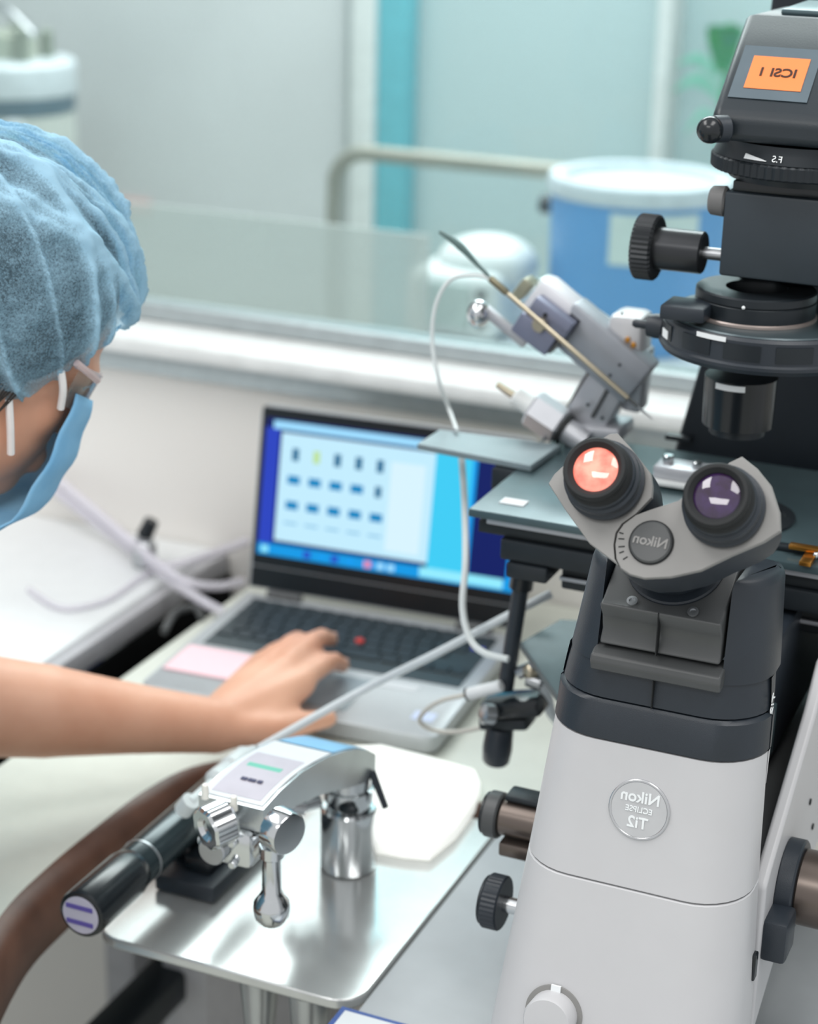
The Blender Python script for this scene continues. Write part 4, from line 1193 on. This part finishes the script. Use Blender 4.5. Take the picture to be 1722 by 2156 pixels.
bar('foot', (1195, 893), (1320, 905), 16, 0.040, 'silver', 0.012, 0.003)
bar('carriage', (1190, 668), (1352, 806), 50, 0.026, mat('carriage_grey', '#9fa3aa', 0.4, 0.5), 0.006, 0.003)
bar('carriage_cover', (1128, 612), (1232, 700), 44, 0.030, mat('pale_cover', '#d4d5da', 0.4, 0.2), 0.008, 0.006)
bar('carriage_spine', (1140, 588), (1296, 700), 12, 0.022, mat('pale_spine', '#d3e0e0', 0.35, 0.3), 0.020, 0.003)
bar('motor_cap', (1092, 622), (1120, 588), 12, 0.018, mat('olive_metal', '#9a9a88', 0.35, 0.6), 0.012, 0.002)
bar('side_block', (1330, 655), (1322, 790), 36, 0.034, mat('pale_block', '#c6c6c8', 0.4, 0.3), 0.018, 0.006)
bar('side_block', (1352, 730), (1335, 860), 20, 0.024, 'silver', 0.022, 0.003)
for a, b in ((1322, 715), (1334, 726)):
    p = mp(a, b, -0.0004)
    B().cyl(p, p - Y * 0.0016, 0.0022, None, 14, 0.0004).done('brass_screw', 'brass', man)
for a, b in ((1305, 768), (1285, 790), (1310, 660), (1238, 852), (1268, 880)):
    p = mp(a, b, -0.0065)
    B().cyl(p, p - Y * 0.0008, 0.0013, None, 12).done('socket_screw', 'blackmetal', man)
bar('upper_clamp', (1122, 640), (1200, 700), 24, 0.014, 'bluegrey', -0.014, 0.002)
bar('upper_clamp', (1092, 672), (1165, 728), 24, 0.014, 'bluegrey', -0.016, 0.002)
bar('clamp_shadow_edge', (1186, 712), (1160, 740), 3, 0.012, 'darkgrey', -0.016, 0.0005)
p = mp(1136, 684, -0.026)
B().cyl(p + Y * 0.004, p - Y * 0.003, 0.0055, None, 20, 0.001).done('rod_clamp', 'rod', man)
p2_ = mp(1148, 663, -0.0215)
B().cyl(p2_, p2_ - Y * 0.0010, 0.0016, None, 12).done('socket_screw', 'rubber', man)
# lever with a polished ball
bar('lever', (1018, 648), (1108, 724), 11, 0.008, 'silver', -0.012, 0.002)
B().ball(mp(1008, 660, -0.014), 0.0108, 24, (0.85, 1, 1)).done('lever_ball', 'chrome', man)
# pipette rod
YRD = -0.030
r0, r1 = mp(1048, 600, YRD), mp(1322, 838, YRD)
B().cyl(r0, r1, 0.0020, None, 14).done('pipette_rod', 'rod', man)
dr = (r1 - r0).normalized()
B().lathe([(0.0020, 0), (0.0028, 0.001), (0.0028, 0.016), (0.002, 0.018)], r0 - dr * 0.008, dr, 16).done('rod_ferrule', mat('olive_ferrule', '#7f7a66', 0.35, 0.7), man)
B().cyl(r1, r1 + dr * 0.010, 0.0015, 0.0012, 10).done('needle_holder', 'darkgrey', man)
B().cyl(r1 + dr * 0.010, r1 + dr * 0.024, 0.0013, 0.0003, 10).done('needle', 'steel', man)
# hex clamp at the foot
hx = mp(1150, 878, -0.012)
hd = (mp(1185, 900) - mp(1110, 850)).normalized()
B().lathe([(0.013, -0.014), (0.015, -0.012), (0.015, 0.012), (0.013, 0.014)], hx, hd, 6).done('hex_clamp', 'silver', man, sharp=20)
B().lathe([(0.0125, 0.0142), (0.0125, 0.018)], hx, hd, 24).done('clamp_gasket', 'rubber', man)
B().lathe([(0.0100, 0.0182), (0.0100, 0.036)], hx, hd, 20).done('clamp_shaft', 'silver', man)
B().lathe([(0.006, -0.030), (0.0075, -0.028), (0.0075, -0.0142)], hx, hd, 16).done('clamp_nut', 'whitealu', man)
B().cyl(hx - hd * 0.030, hx - hd * 0.046, 0.0032, 0.0026, 12).done('clamp_pin', 'rod', man)
B().cyl(hx - Z * 0.014 + hd * 0.004, V((hx.x, hx.y, ZS + 0.0058)) + hd * 0.002, 0.009, 0.012, 16).done('clamp_leg', 'silver', man)
# thin wire leading up and away
o = B().tube([mp(1040, 594, YRD), mp(1005, 557, YRD), mp(968, 518, YRD), mp(925, 488, YRD)], [0.0012, 0.0016, 0.0030, 0.0012], 10).done('signal_wire', mat('grey_green_wire', '#4f6664', 0.5))
tag(o, 'thin grey-green wire rising from the pipette rod', 'wire')
# clear tubing from the rod down behind the stage wing, then hanging to the joystick
o = B().tube([mp(1036, 588, YRD), mp(1000, 579, YRD), mp(950, 588, YRD), mp(918, 640, YRD), mp(910, 720, YRD), mp(925, 805, YRD), mp(945, 860, YRD + .02), onz(962, 906, zw + 0.008)], 0.0016, 10).done('clear_tube', 'clear')
tag(o, 'thin clear tube looping from the pipette rod to the stage wing', 'tubing')
fe = [dep(972, 965, 1.475), dep(978, 1060, 1.455), dep(980, 1180, 1.44), dep(974, 1280, 1.43), dep(990, 1345, 1.42), dep(1020, 1375, 1.41), dep(1070, 1388, 1.40)]
o = B().tube(fe, 0.0026, 10).done('clear_tube', 'clear')
tag(o, 'clear tube hanging in front of the laptop screen from the stage wing', 'tubing')

# ------------------------------------------------------------------ hanging joystick under the stage
YJ = 1.235
def jp(a, b, off=0.0): return ony(a, b, YJ + off)
jy = thing('hanging_joystick', 'black joystick rod hanging under the left end of the stage', 'joystick', jp(1045, 1605))
j0, j1 = jp(1108, 1160), jp(1064, 1450)
dj = (j1 - j0).normalized()
B().cyl(j0 + dj * 0.012, j1, 0.0062, None, 20).done('rod', 'black', jy)
B().lathe([(0.010, 0), (0.0115, 0.001), (0.0115, 0.018), (0.009, 0.020), (0.009, 0.030), (0.0068, 0.031)], j0, dj, 24).done('collar', 'blackgloss', jy)
B().obox(jp(1120, 1165, 0.004), X, Y, Z, 0.014, 0.012, 0.010, 0.002).done('hanger', 'blackmetal', jy)
B().cyl(jp(1100, 1150, -0.010), jp(1100, 1150, -0.014), 0.0015, None, 10).done('screw', 'steel', jy)
B().obox(jp(1085, 1482), (0.95, 0, 0.25), Y, (-0.25, 0, 0.95), 0.024, 0.014, 0.007, 0.003).done('gimbal', 'blackgloss', jy)
B().obox(jp(1068, 1515, 0.004), (0.95, 0, 0.2), Y, (-0.2, 0, 0.95), 0.020, 0.012, 0.005, 0.003).done('gimbal_plate', 'blackmetal', jy)
B().lathe([(0.006, 0), (0.008, 0.002), (0.008, 0.010), (0.005, 0.012)], jp(1043, 1505, -0.014), V((-0.7, -0.6, 0.2)), 18).done('adjuster', 'steel', jy)
k0, k1 = jp(1053, 1530), jp(1043, 1605)
B().lathe([(0.0095, 0), (0.0105, 0.002), (0.0115, (k1 - k0).length * 0.6), (0.0105, (k1 - k0).length - 0.002), (0.009, (k1 - k0).length)], k0, k1 - k0, 24).done('grip', 'black', jy)
c0 = jp(1110, 1428)
B().cyl(c0, jp(1142, 1440), 0.0062, None, 16, 0.001).done('fitting', 'steel', jy)
B().ball(jp(1118, 1412), 0.007, 14).done('fitting', 'rod', jy)
B().cyl(jp(1090, 1418), jp(1128, 1402), 0.005, None, 14, 0.001).done('fitting', 'steel', jy)
B().cyl(jp(984, 1462, -0.012), jp(1056, 1444, -0.012), 0.0048, None, 18, 0.0008).done('sleeve', mat('white_sleeve', '#e4e7e8', 0.4), jy)
B().lathe([(0.0052, 0), (0.0052, 0.0015)], jp(983, 1462, -0.012), jp(1056, 1444, -0.012) - jp(983, 1462, -0.012), 16).done('sleeve_ring', 'rubber', jy)
o = B().tube([jp(982, 1463, -0.012), jp(930, 1475, -0.014), jp(895, 1497, -0.012), jp(884, 1520, -0.008), jp(915, 1538, 0), jp(970, 1540, 0.006), jp(1035, 1527, 0.008)], 0.0019, 10).done('joystick_cable', mat('pale_cable', '#c9c6be', 0.4))
tag(o, 'pale cable looping from the white sleeve back under the joystick', 'cable')
o = B().tube([jp(1140, 1440), jp(1152, 1470, 0.01), jp(1160, 1500, 0.02), jp(1185, 1530, 0.05)], 0.0042, 10).done('joystick_hose', 'tubegrey')
tag(o, 'short pale hose from the joystick fittings towards the microscope', 'hose')

# ------------------------------------------------------------------ things on the stage
d0 = V((AXX - 0.005, AXY - 0.01, ZS + 0.0025))
t = thing('culture_dish', 'shallow clear dish on the stage behind the eyepieces', 'dish', d0)
B().lathe([(0.024, 0.0), (0.0245, 0.001), (0.0245, 0.009), (0.0235, 0.009), (0.0235, 0.0015), (0.001, 0.0014)], d0, Z, 40).done('dish', 'clearglass', t)
B().lathe([(0.0275, 0.0), (0.0285, 0.001), (0.0285, 0.0035), (0.0265, 0.0038), (0.0255, 0.001)], d0 - Z * 0.0004, Z, 40).done('holder_ring', 'steel', t)
b0 = onz(1440, 985, ZS + 0.012)
t = thing('holder_block', 'small pale metal holder block on the stage between the eyepieces', 'holder', (b0.x, b0.y, ZS))
B().obox(V((b0.x, b0.y, ZS + 0.0085)), X, Y, Z, 0.020, 0.012, 0.006, 0.002).done('block', 'silver', t)
B().cyl((b0.x - 0.012, b0.y, ZS + 0.0146), (b0.x - 0.012, b0.y, ZS + 0.020), 0.004, None, 14, 0.0006).done('screw', 'chrome', t)
B().cyl((b0.x + 0.010, b0.y - 0.002, ZS + 0.0146), (b0.x + 0.010, b0.y - 0.002, ZS + 0.019), 0.0035, None, 14, 0.0006).done('screw', 'chrome', t)
B().obox(V((b0.x - 0.004, b0.y - 0.016, ZS + 0.004)), X, Y, Z, 0.022, 0.0038, 0.0015, 0.0005).done('slider', 'whitealu', t)

# ------------------------------------------------------------------ person
HC = dep(-26, 592, 1.27)
az = V((0.6, 0.8, 0)).normalized()
pt = math.radians(34)
hf = az * math.cos(pt) - Z * math.sin(pt)
hu_ = az * math.sin(pt) + Z * math.cos(pt)
hr = hf.cross(hu_).normalized()          # the person's right, towards the camera
HR = Matrix((hr, hf, hu_)).transposed()
def HL(x, y, z): return HC + HR @ V((x, y, z))

def blobs_to_mesh(b_, voxel, smooth=8):
    me = bpy.data.meshes.new('tmp'); bmesh.ops.recalc_face_normals(b_.bm, faces=list(b_.bm.faces)); b_.bm.to_mesh(me); b_.bm.free()
    o_ = bpy.data.objects.new('tmp', me); COL.objects.link(o_)
    r_ = o_.modifiers.new('r', 'REMESH'); r_.mode = 'VOXEL'; r_.voxel_size = voxel; r_.use_smooth_shade = True
    s_ = o_.modifiers.new('s', 'SMOOTH'); s_.factor = 0.5; s_.iterations = smooth
    dg = bpy.context.evaluated_depsgraph_get(); dg.update()
    out = bpy.data.meshes.new_from_object(o_.evaluated_get(dg))
    bpy.data.objects.remove(o_)
    for p in out.polygons: p.use_smooth = True
    return out

def limb(b_, pts, rads, seg=14):
    """closed tapered chain with round joints"""
    pts = [V(p) for p in pts]
    for p, r in zip(pts, rads): b_.ball(p, r, seg)
    for (p, q), (r, s_) in zip(zip(pts, pts[1:]), zip(rads, rads[1:])):
        b_.cyl(p, q, r * 0.99, s_ * 0.99, seg)

NB = HC - az * 0.135 - Z * 0.15                        # neck base
left_ = V((-0.8, 0.6, 0))
SL, SR_ = NB + left_ * 0.175 - Z * 0.015, NB - left_ * 0.175 - Z * 0.015
CH = NB - Z * 0.16 - az * 0.03
WA = V((-1.035, 0.80, 0.76)); PE = V((-1.09, 0.76, 0.56))
WR = onz(452, 1528, 0.803)
mid_f = dep(60, 1500, 1.49); EL = WR + (mid_f - WR).normalized() * 0.262 + Z * 0.004
skin = B()
# head
skin.ball(HC, 1, 28, (0.073, 0.092, 0.086), HR)
skin.ball(HL(0, 0.032, -0.070), 1, 24, (0.057, 0.060, 0.068), HR)
skin.ball(HL(0, 0.066, -0.110), 1, 18, (0.026, 0.024, 0.022), HR)
skin.ball(HL(0, 0.072, -0.020), 1, 18, (0.052, 0.024, 0.018), HR)
skin.ball(HL(0.030, 0.060, -0.055), 1, 16, (0.024, 0.022, 0.024), HR)
skin.ball(HL(-0.030, 0.060, -0.055), 1, 16, (0.024, 0.022, 0.024), HR)
skin.cyl(HL(0, 0.090, -0.026), HL(0, 0.100, -0.060), 0.007, 0.009, 12)
skin.ball(HL(0, 0.098, -0.060), 0.0105, 12)
for dz_ in (-0.086, -0.096): skin.ball(HL(0, 0.090, dz_), 1, 14, (0.022, 0.009, 0.0055), HR)
for sx in (-1, 1):
    skin.ball(HL(sx * 0.070, -0.008, -0.045), 1, 16, (0.006, 0.014, 0.024), HR)
limb(skin, [HL(0, -0.02, -0.06), NB + Z * 0.02, NB - Z * 0.03], [0.058, 0.056, 0.065], 20)
# trunk
limb(skin, [NB - Z * 0.04, CH, WA, PE], [0.085, 0.125, 0.115, 0.125], 22)
limb(skin, [SL, NB - Z * 0.035, SR_], [0.055, 0.08, 0.055], 18)
limb(skin, [SL, CH + left_ * 0.07, CH - left_ * 0.07, SR_], [0.055, 0.11, 0.11, 0.055], 18)
# left arm
fdirn = (WR - EL)
limb(skin, [SL, SL.lerp(EL, 0.5), EL], [0.052, 0.046, 0.040], 18)
limb(skin, [EL, EL.lerp(WR, 0.22), EL.lerp(WR, 0.45), EL.lerp(WR, 0.75), EL.lerp(WR, 0.93), WR], [0.038, 0.0415, 0.0375, 0.0285, 0.0245, 0.0235], 20)
# right arm resting in the lap
RE = SR_ + V((-0.10, -0.10, -0.24)); RW = V((-0.99, 0.93, 0.64))
limb(skin, [SR_, SR_.lerp(RE, 0.5), RE, RE.lerp(RW, 0.4), RW], [0.052, 0.046, 0.038, 0.037, 0.024], 16)
def hand(wr, spec, palm, voxel_r=1.0):
    for chain, rad in spec: limb(skin, chain, rad, 12)
    for a, b, ra, rb in palm:
        limb(skin, [a, b], [ra, rb], 14)
rp_ = RW + V((-0.02, 0.09, -0.01))
hand(RW, [([rp_ + V((dx, 0, 0)), rp_ + V((dx * 1.3, 0.032, -0.006)), rp_ + V((dx * 1.4, 0.055, -0.022))], [0.0088, 0.008, 0.007]) for dx in (-0.030, -0.010, 0.010, 0.029)] +
     [([RW + V((-0.02, 0.03, 0)), RW + V((-0.052, 0.06, 0.004)), RW + V((-0.058, 0.088, -0.004))], [0.012, 0.0095, 0.008])],
     [(RW, rp_ + V((dx, 0, 0)), 0.018, 0.0105) for dx in (-0.028, -0.009, 0.009, 0.027)])
# left hand on the laptop: wrist WR, knuckles, fingers
ZL = 0.7535 + 0.0195
K = {'i': onz(640, 1428, 0.812), 'm': onz(606, 1396, 0.819), 'r': onz(578, 1386, 0.816), 'p': onz(552, 1392, 0.806)}
tips = {'i': [onz(684, 1398, 0.808), onz(722, 1402, ZL + 0.0085)],
        'm': [onz(656, 1352, 0.817), onz(698, 1347, ZL + 0.0115)],
        'r': [onz(610, 1356, 0.818), onz(640, 1352, ZL + 0.010)],
        'p': [onz(575, 1372, 0.808), onz(600, 1374, ZL + 0.009)]}
spec = []
for k_, rr in (('i', 0.0092), ('m', 0.0095), ('r', 0.0090), ('p', 0.0080)):
    a, (b, c_) = K[k_], tips[k_]
    b2 = b.lerp(c_, 0.5) + Z * 0.004
    spec.append(([a, b, b2, c_], [rr * 1.12, rr * 1.02, rr * 0.94, rr * 0.80]))
th0 = onz(505, 1540, 0.800); th1 = onz(585, 1535, 0.795); th2 = onz(640, 1522, 0.789); th3 = onz(692, 1512, ZL + 0.008)
spec.append(([WR.lerp(th0, 0.6), th1, th2, th3], [0.0165, 0.0125, 0.0105, 0.0085]))
pm = [(WR, K[k_] - Z * 0.002, 0.0215, 0.0118) for k_ in 'imrp'] + [(th1.lerp(WR, 0.4), K['i'] - Z * 0.006, 0.014, 0.011), (WR.lerp(K['m'], .3) - Z * .004, WR.lerp(K['m'], .8) - Z * .006, 0.02, 0.014),
      (WR.lerp(K['p'], .3) - Z * .004, WR.lerp(K['p'], .8) - Z * .004, 0.018, 0.013)]
hand(WR, spec, pm)
# legs (under the desk)
for k_, (kx_, ky_) in enumerate(((-1.30, 1.08), (-1.10, 0.40))):
    hip = PE + left_ * (0.08 if k_ == 0 else -0.08)
    kn_ = V((kx_, ky_, 0.53)); an_ = V((kx_ + 0.02, ky_ + 0.05, 0.07))
    limb(skin, [hip, kn_, kn_.lerp(an_, 0.35), an_], [0.085, 0.058, 0.052, 0.036], 16)
    limb(skin, [an_, an_ + V((0.0, 0.03, -0.035)), an_ + V((0.0, 0.15, -0.045))], [0.036, 0.034, 0.024], 14)
me = blobs_to_mesh(skin, 0.0038, 7)
me.materials.append(M['skin'])
person = bpy.data.objects.new('person', me)
COL.objects.link(person)
tag(person, 'person in blue bouffant cap and face mask leaning in with one hand on the laptop', 'person')

def child_mesh(name, me_, mt):
    me_.materials.clear(); me_.materials.append(M[mt])
    o_ = bpy.data.objects.new(name, me_); COL.objects.link(o_); adopt(o_, person); return o_
# scrubs
sc = B()
limb(sc, [NB - Z * 0.075, CH, WA, PE], [0.088, 0.138, 0.130, 0.142], 22)
limb(sc, [SL, CH + left_ * 0.07, CH - left_ * 0.07, SR_], [0.066, 0.122, 0.122, 0.066], 18)
limb(sc, [SL, SL.lerp(EL, 0.42)], [0.066, 0.060], 18)
limb(sc, [SR_, SR_.lerp(RE, 0.42)], [0.066, 0.060], 18)
child_mesh('scrub_top', blobs_to_mesh(sc, 0.008, 4), 'scrub')
sc = B()
for k_, (kx_, ky_) in enumerate(((-1.30, 1.08), (-1.10, 0.40))):
    hip = PE + left_ * (0.08 if k_ == 0 else -0.08)
    kn_ = V((kx_, ky_, 0.53)); an_ = V((kx_ + 0.02, ky_ + 0.05, 0.12))
    limb(sc, [hip, kn_, an_], [0.105, 0.072, 0.058], 16)
child_mesh('scrub_trousers', blobs_to_mesh(sc, 0.009, 4), 'scrub')
# hair under the cap
hb = B()
hb.ball(HL(0, -0.008, 0.004), 1, 40, (0.0785, 0.0965, 0.0890), HR)
child_mesh('hair', blobs_to_mesh(hb, 0.004, 4), 'hair')
hs = B()
for i in range(14):                         # fine strands in front of the near ear
    k_ = i / 13
    hs.tube([HL(0.066 - 0.006 * k_, 0.030 - 0.03 * k_, -0.02), HL(0.070 - 0.004 * k_, 0.028 - 0.028 * k_, -0.05), HL(0.064 - 0.004 * k_, 0.020 - 0.02 * k_ + 0.004 * math.sin(i * 2.1), -0.085)], [0.0009, 0.0008, 0.0003], 5)
hs.done('hair_strands', 'hair', person)

# bouffant cap
NA, NP = 420, 120
cap_b = B()
def hem_z(a):                               # polar limit as a local height, lower at the nape
    return 0.0
rows = []; famp = []
tilt = math.radians(61)
ct_, st_ = math.cos(tilt), math.sin(tilt)
fold = [(random.uniform(0, 2 * math.pi), random.choice((0.05, 0.07, 0.10, 0.15, 0.2)), random.uniform(0.4, 1.0), random.uniform(-0.9, 0.9)) for _ in range(44)]
for i in range(NP + 1):
    q = i / NP
    th = q * math.radians(134)
    row = []
    for j in range(NA):
        a = 2 * math.pi * j / NA
        d = V((math.sin(th) * math.cos(a), math.sin(th) * math.sin(a), math.cos(th)))
        # tilt the pole backwards so the hem rises over the forehead and drops at the nape
        d = V((d.x, d.y * ct_ - d.z * st_, d.y * st_ + d.z * ct_))
        R = V((0.0885 * d.x, 0.1030 * d.y, 0.0975 * d.z))
        s_ = 1.0
        amp = 0.0; crease = 0.0
        for (fa, fw_, fh, sk_) in fold:
            da = (a - fa - sk_ * (q - 0.5) * 1.2 + math.pi) % (2 * math.pi) - math.pi
            wd_ = fw_ * (1.15 - 0.5 * q)
            e_ = max(0.0, 1 - abs(da) / wd_)
            amp += fh * e_ ** 2.2
            crease += fh * e_ ** 5
        w1 = mnoise.noise(d * 7.0) * 0.5 + mnoise.noise(d * 17.0) * 0.25
        disp = 0.0052 * amp * min(1, q * 2.2) + 0.0045 * w1 * min(1, q * 3)
        if q > 0.86:
            e = (q - 0.86) / 0.14
            s_ -= 0.075 * e * e
            disp += 0.0008 * math.sin(a * 34 + 2 * mnoise.noise(V((a * 3, 0, 0)))) * e
        p = R * s_ + R.normalized() * disp
        row.append(HL(p.x, p.y - 0.004, p.z + 0.004)); famp.append(min(1.0, (0.22 * amp + 1.0 * crease) * min(1, q * 2.2)))
    rows.append(row)
cap_b.loft(rows, cap=(True, False))
cm = bpy.data.materials.new('blue_nonwoven_cap')
cm.use_nodes = True
nt = cm.node_tree
nt.nodes.clear()
N = nt.nodes.new
out = N('ShaderNodeOutputMaterial')
tc = N('ShaderNodeTexCoord')
n1 = N('ShaderNodeTexNoise'); n1.inputs['Scale'].default_value = 620; n1.inputs['Detail'].default_value = 5; n1.inputs['Roughness'].default_value = 0.7
n2 = N('ShaderNodeTexNoise'); n2.inputs['Scale'].default_value = 28; n2.inputs['Detail'].default_value = 3
nt.links.new(tc.outputs['Object'], n1.inputs['Vector']); nt.links.new(tc.outputs['Object'], n2.inputs['Vector'])
ad = N('ShaderNodeMath'); ad.operation = 'MULTIPLY_ADD'; ad.inputs[1].default_value = 0.65
nt.links.new(n2.outputs['Fac'], ad.inputs[0]); nt.links.new(n1.outputs['Fac'], ad.inputs[2])
mr = N('ShaderNodeMapRange'); mr.inputs['From Min'].default_value = 0.62; mr.inputs['From Max'].default_value = 1.02; mr.inputs['To Min'].default_value = 0.10; mr.inputs['To Max'].default_value = 0.62
nt.links.new(ad.outputs[0], mr.inputs['Value'])
df = N('ShaderNodeBsdfDiffuse'); df.inputs['Color'].default_value = lin('#b3dcf2')
tl = N('ShaderNodeBsdfTranslucent'); tl.inputs['Color'].default_value = lin('#9fd0e6')
mx = N('ShaderNodeMixShader'); mx.inputs[0].default_value = 0.25
nt.links.new(df.outputs[0], mx.inputs[1]); nt.links.new(tl.outputs[0], mx.inputs[2])
tr = N('ShaderNodeBsdfTransparent'); tr.inputs[0].default_value = lin('#cfe6f4')
m2 = N('ShaderNodeMixShader')
at = N('ShaderNodeAttribute'); at.attribute_name = 'fold'
ma = N('ShaderNodeMath'); ma.operation = 'MULTIPLY_ADD'; ma.inputs[1].default_value = 0.75; ma.use_clamp = True
nt.links.new(at.outputs['Fac'], ma.inputs[0]); nt.links.new(mr.outputs[0], ma.inputs[2])
nt.links.new(ma.outputs[0], m2.inputs[0]); nt.links.new(tr.outputs[0], m2.inputs[1]); nt.links.new(mx.outputs[0], m2.inputs[2])
nt.links.new(m2.outputs[0], out.inputs[0])
cap_o = cap_b.done('bouffant_cap', cm, person, sharp=180)
fa_ = cap_o.data.attributes.new('fold', 'FLOAT', 'POINT')
for i_, v_ in enumerate(famp): fa_.data[i_].value = v_

# face mask
mk = B(); rows = []
for i in range(21):
    v_ = i / 20
    z_ = -0.037 - 0.101 * v_
    row = []
    for j in range(41):
        u_ = -1 + 2 * j / 40
        ph = math.radians(60) * u_
        bulge = math.sin(math.pi * min(1, 0.12 + 0.80 * v_)) 
        fy = 0.020 + (0.066 + 0.016 * bulge) * math.cos(ph) ** 0.9 - 0.020 * max(0, v_ - 0.7) / 0.3
        fx = (0.065 + 0.008 * bulge) * math.sin(ph)
        zz = z_ + (0.030 * abs(u_) ** 1.5) * (v_ - 0.35) * -1.2 + (0.010 * abs(u_) ** 2)*-1
        pl = 0.0011 * math.sin(v_ * math.pi * 7)
        row.append(HL(fx, fy + 0.011 + pl, zz))
    rows.append(row)
mk.loft(rows, closed=False)
mko = mk.done('face_mask', 'mask', person, sharp=180)
md = mko.modifiers.new('thick', 'SOLIDIFY'); md.thickness = 0.0014
# ear loops on both sides
for sx in (-1, 1):
    lo_ = B().tube([HL(sx * 0.060, 0.064, -0.048), HL(sx * 0.066, 0.056, -0.036), HL(sx * 0.069, 0.047, -0.026)], 0.0026, 8).done('ear_loop', 'strap', person)
    lo_ = B().tube([HL(sx * 0.059, 0.050, -0.090), HL(sx * 0.064, 0.038, -0.074), HL(sx * 0.067, 0.026, -0.058)], 0.0026, 8).done('ear_loop', 'strap', person)
# safety glasses
g = B()
for sx in (-1, 1):
    g.tube([HL(sx * 0.072, 0.052, -0.016), HL(sx * 0.068, 0.064, -0.018), HL(sx * 0.060, 0.077, -0.020)], 0.0026, 8)
pts = [HL(0.068 * math.sin(a), 0.030 + 0.068 * math.cos(a), -0.018) for a in [math.radians(-66 + 132 * i / 12) for i in range(13)]]
g.tube(pts, 0.0022, 8)
go = g.done('glasses_frame', 'goggle', person)
gl = B()
gl.loft([[HL(0.068 * math.sin(a), 0.031 + 0.069 * math.cos(a), z_) for a in [math.radians(-64 + 128 * i / 16) for i in range(17)]] for z_ in (-0.018, -0.030, -0.046)], closed=False)
gl.done('glasses_lens', 'clearglass', go)
for sx in (-1, 1):
    ey = B().ball(HL(sx * 0.029, 0.066, -0.036), 0.0115, 16).done('eye', mat('eye_white_%d' % sx, '#eeeae6', 0.2), person)
    B().ball(HL(sx * 0.029, 0.0735, -0.037), 0.0055, 12).done('iris', mat('brown_iris_%d' % sx, '#3a2418', 0.2), ey)
# finger nails of the left hand
for k_ in ('i', 'm', 'r'):
    b_, c_ = tips[k_]
    d_ = (c_ - b_).normalized()
    n_ = (Z - d_ * d_.z).normalized()
    R3 = Matrix((d_, n_.cross(d_), n_)).transposed()
    B().ball(c_ + d_ * 0.002 + n_ * 0.0058, 1, 12, (0.0055, 0.0046, 0.0016), R3).done('fingernail', mat('nail_' + k_, '#e0b4a6', 0.3), person)
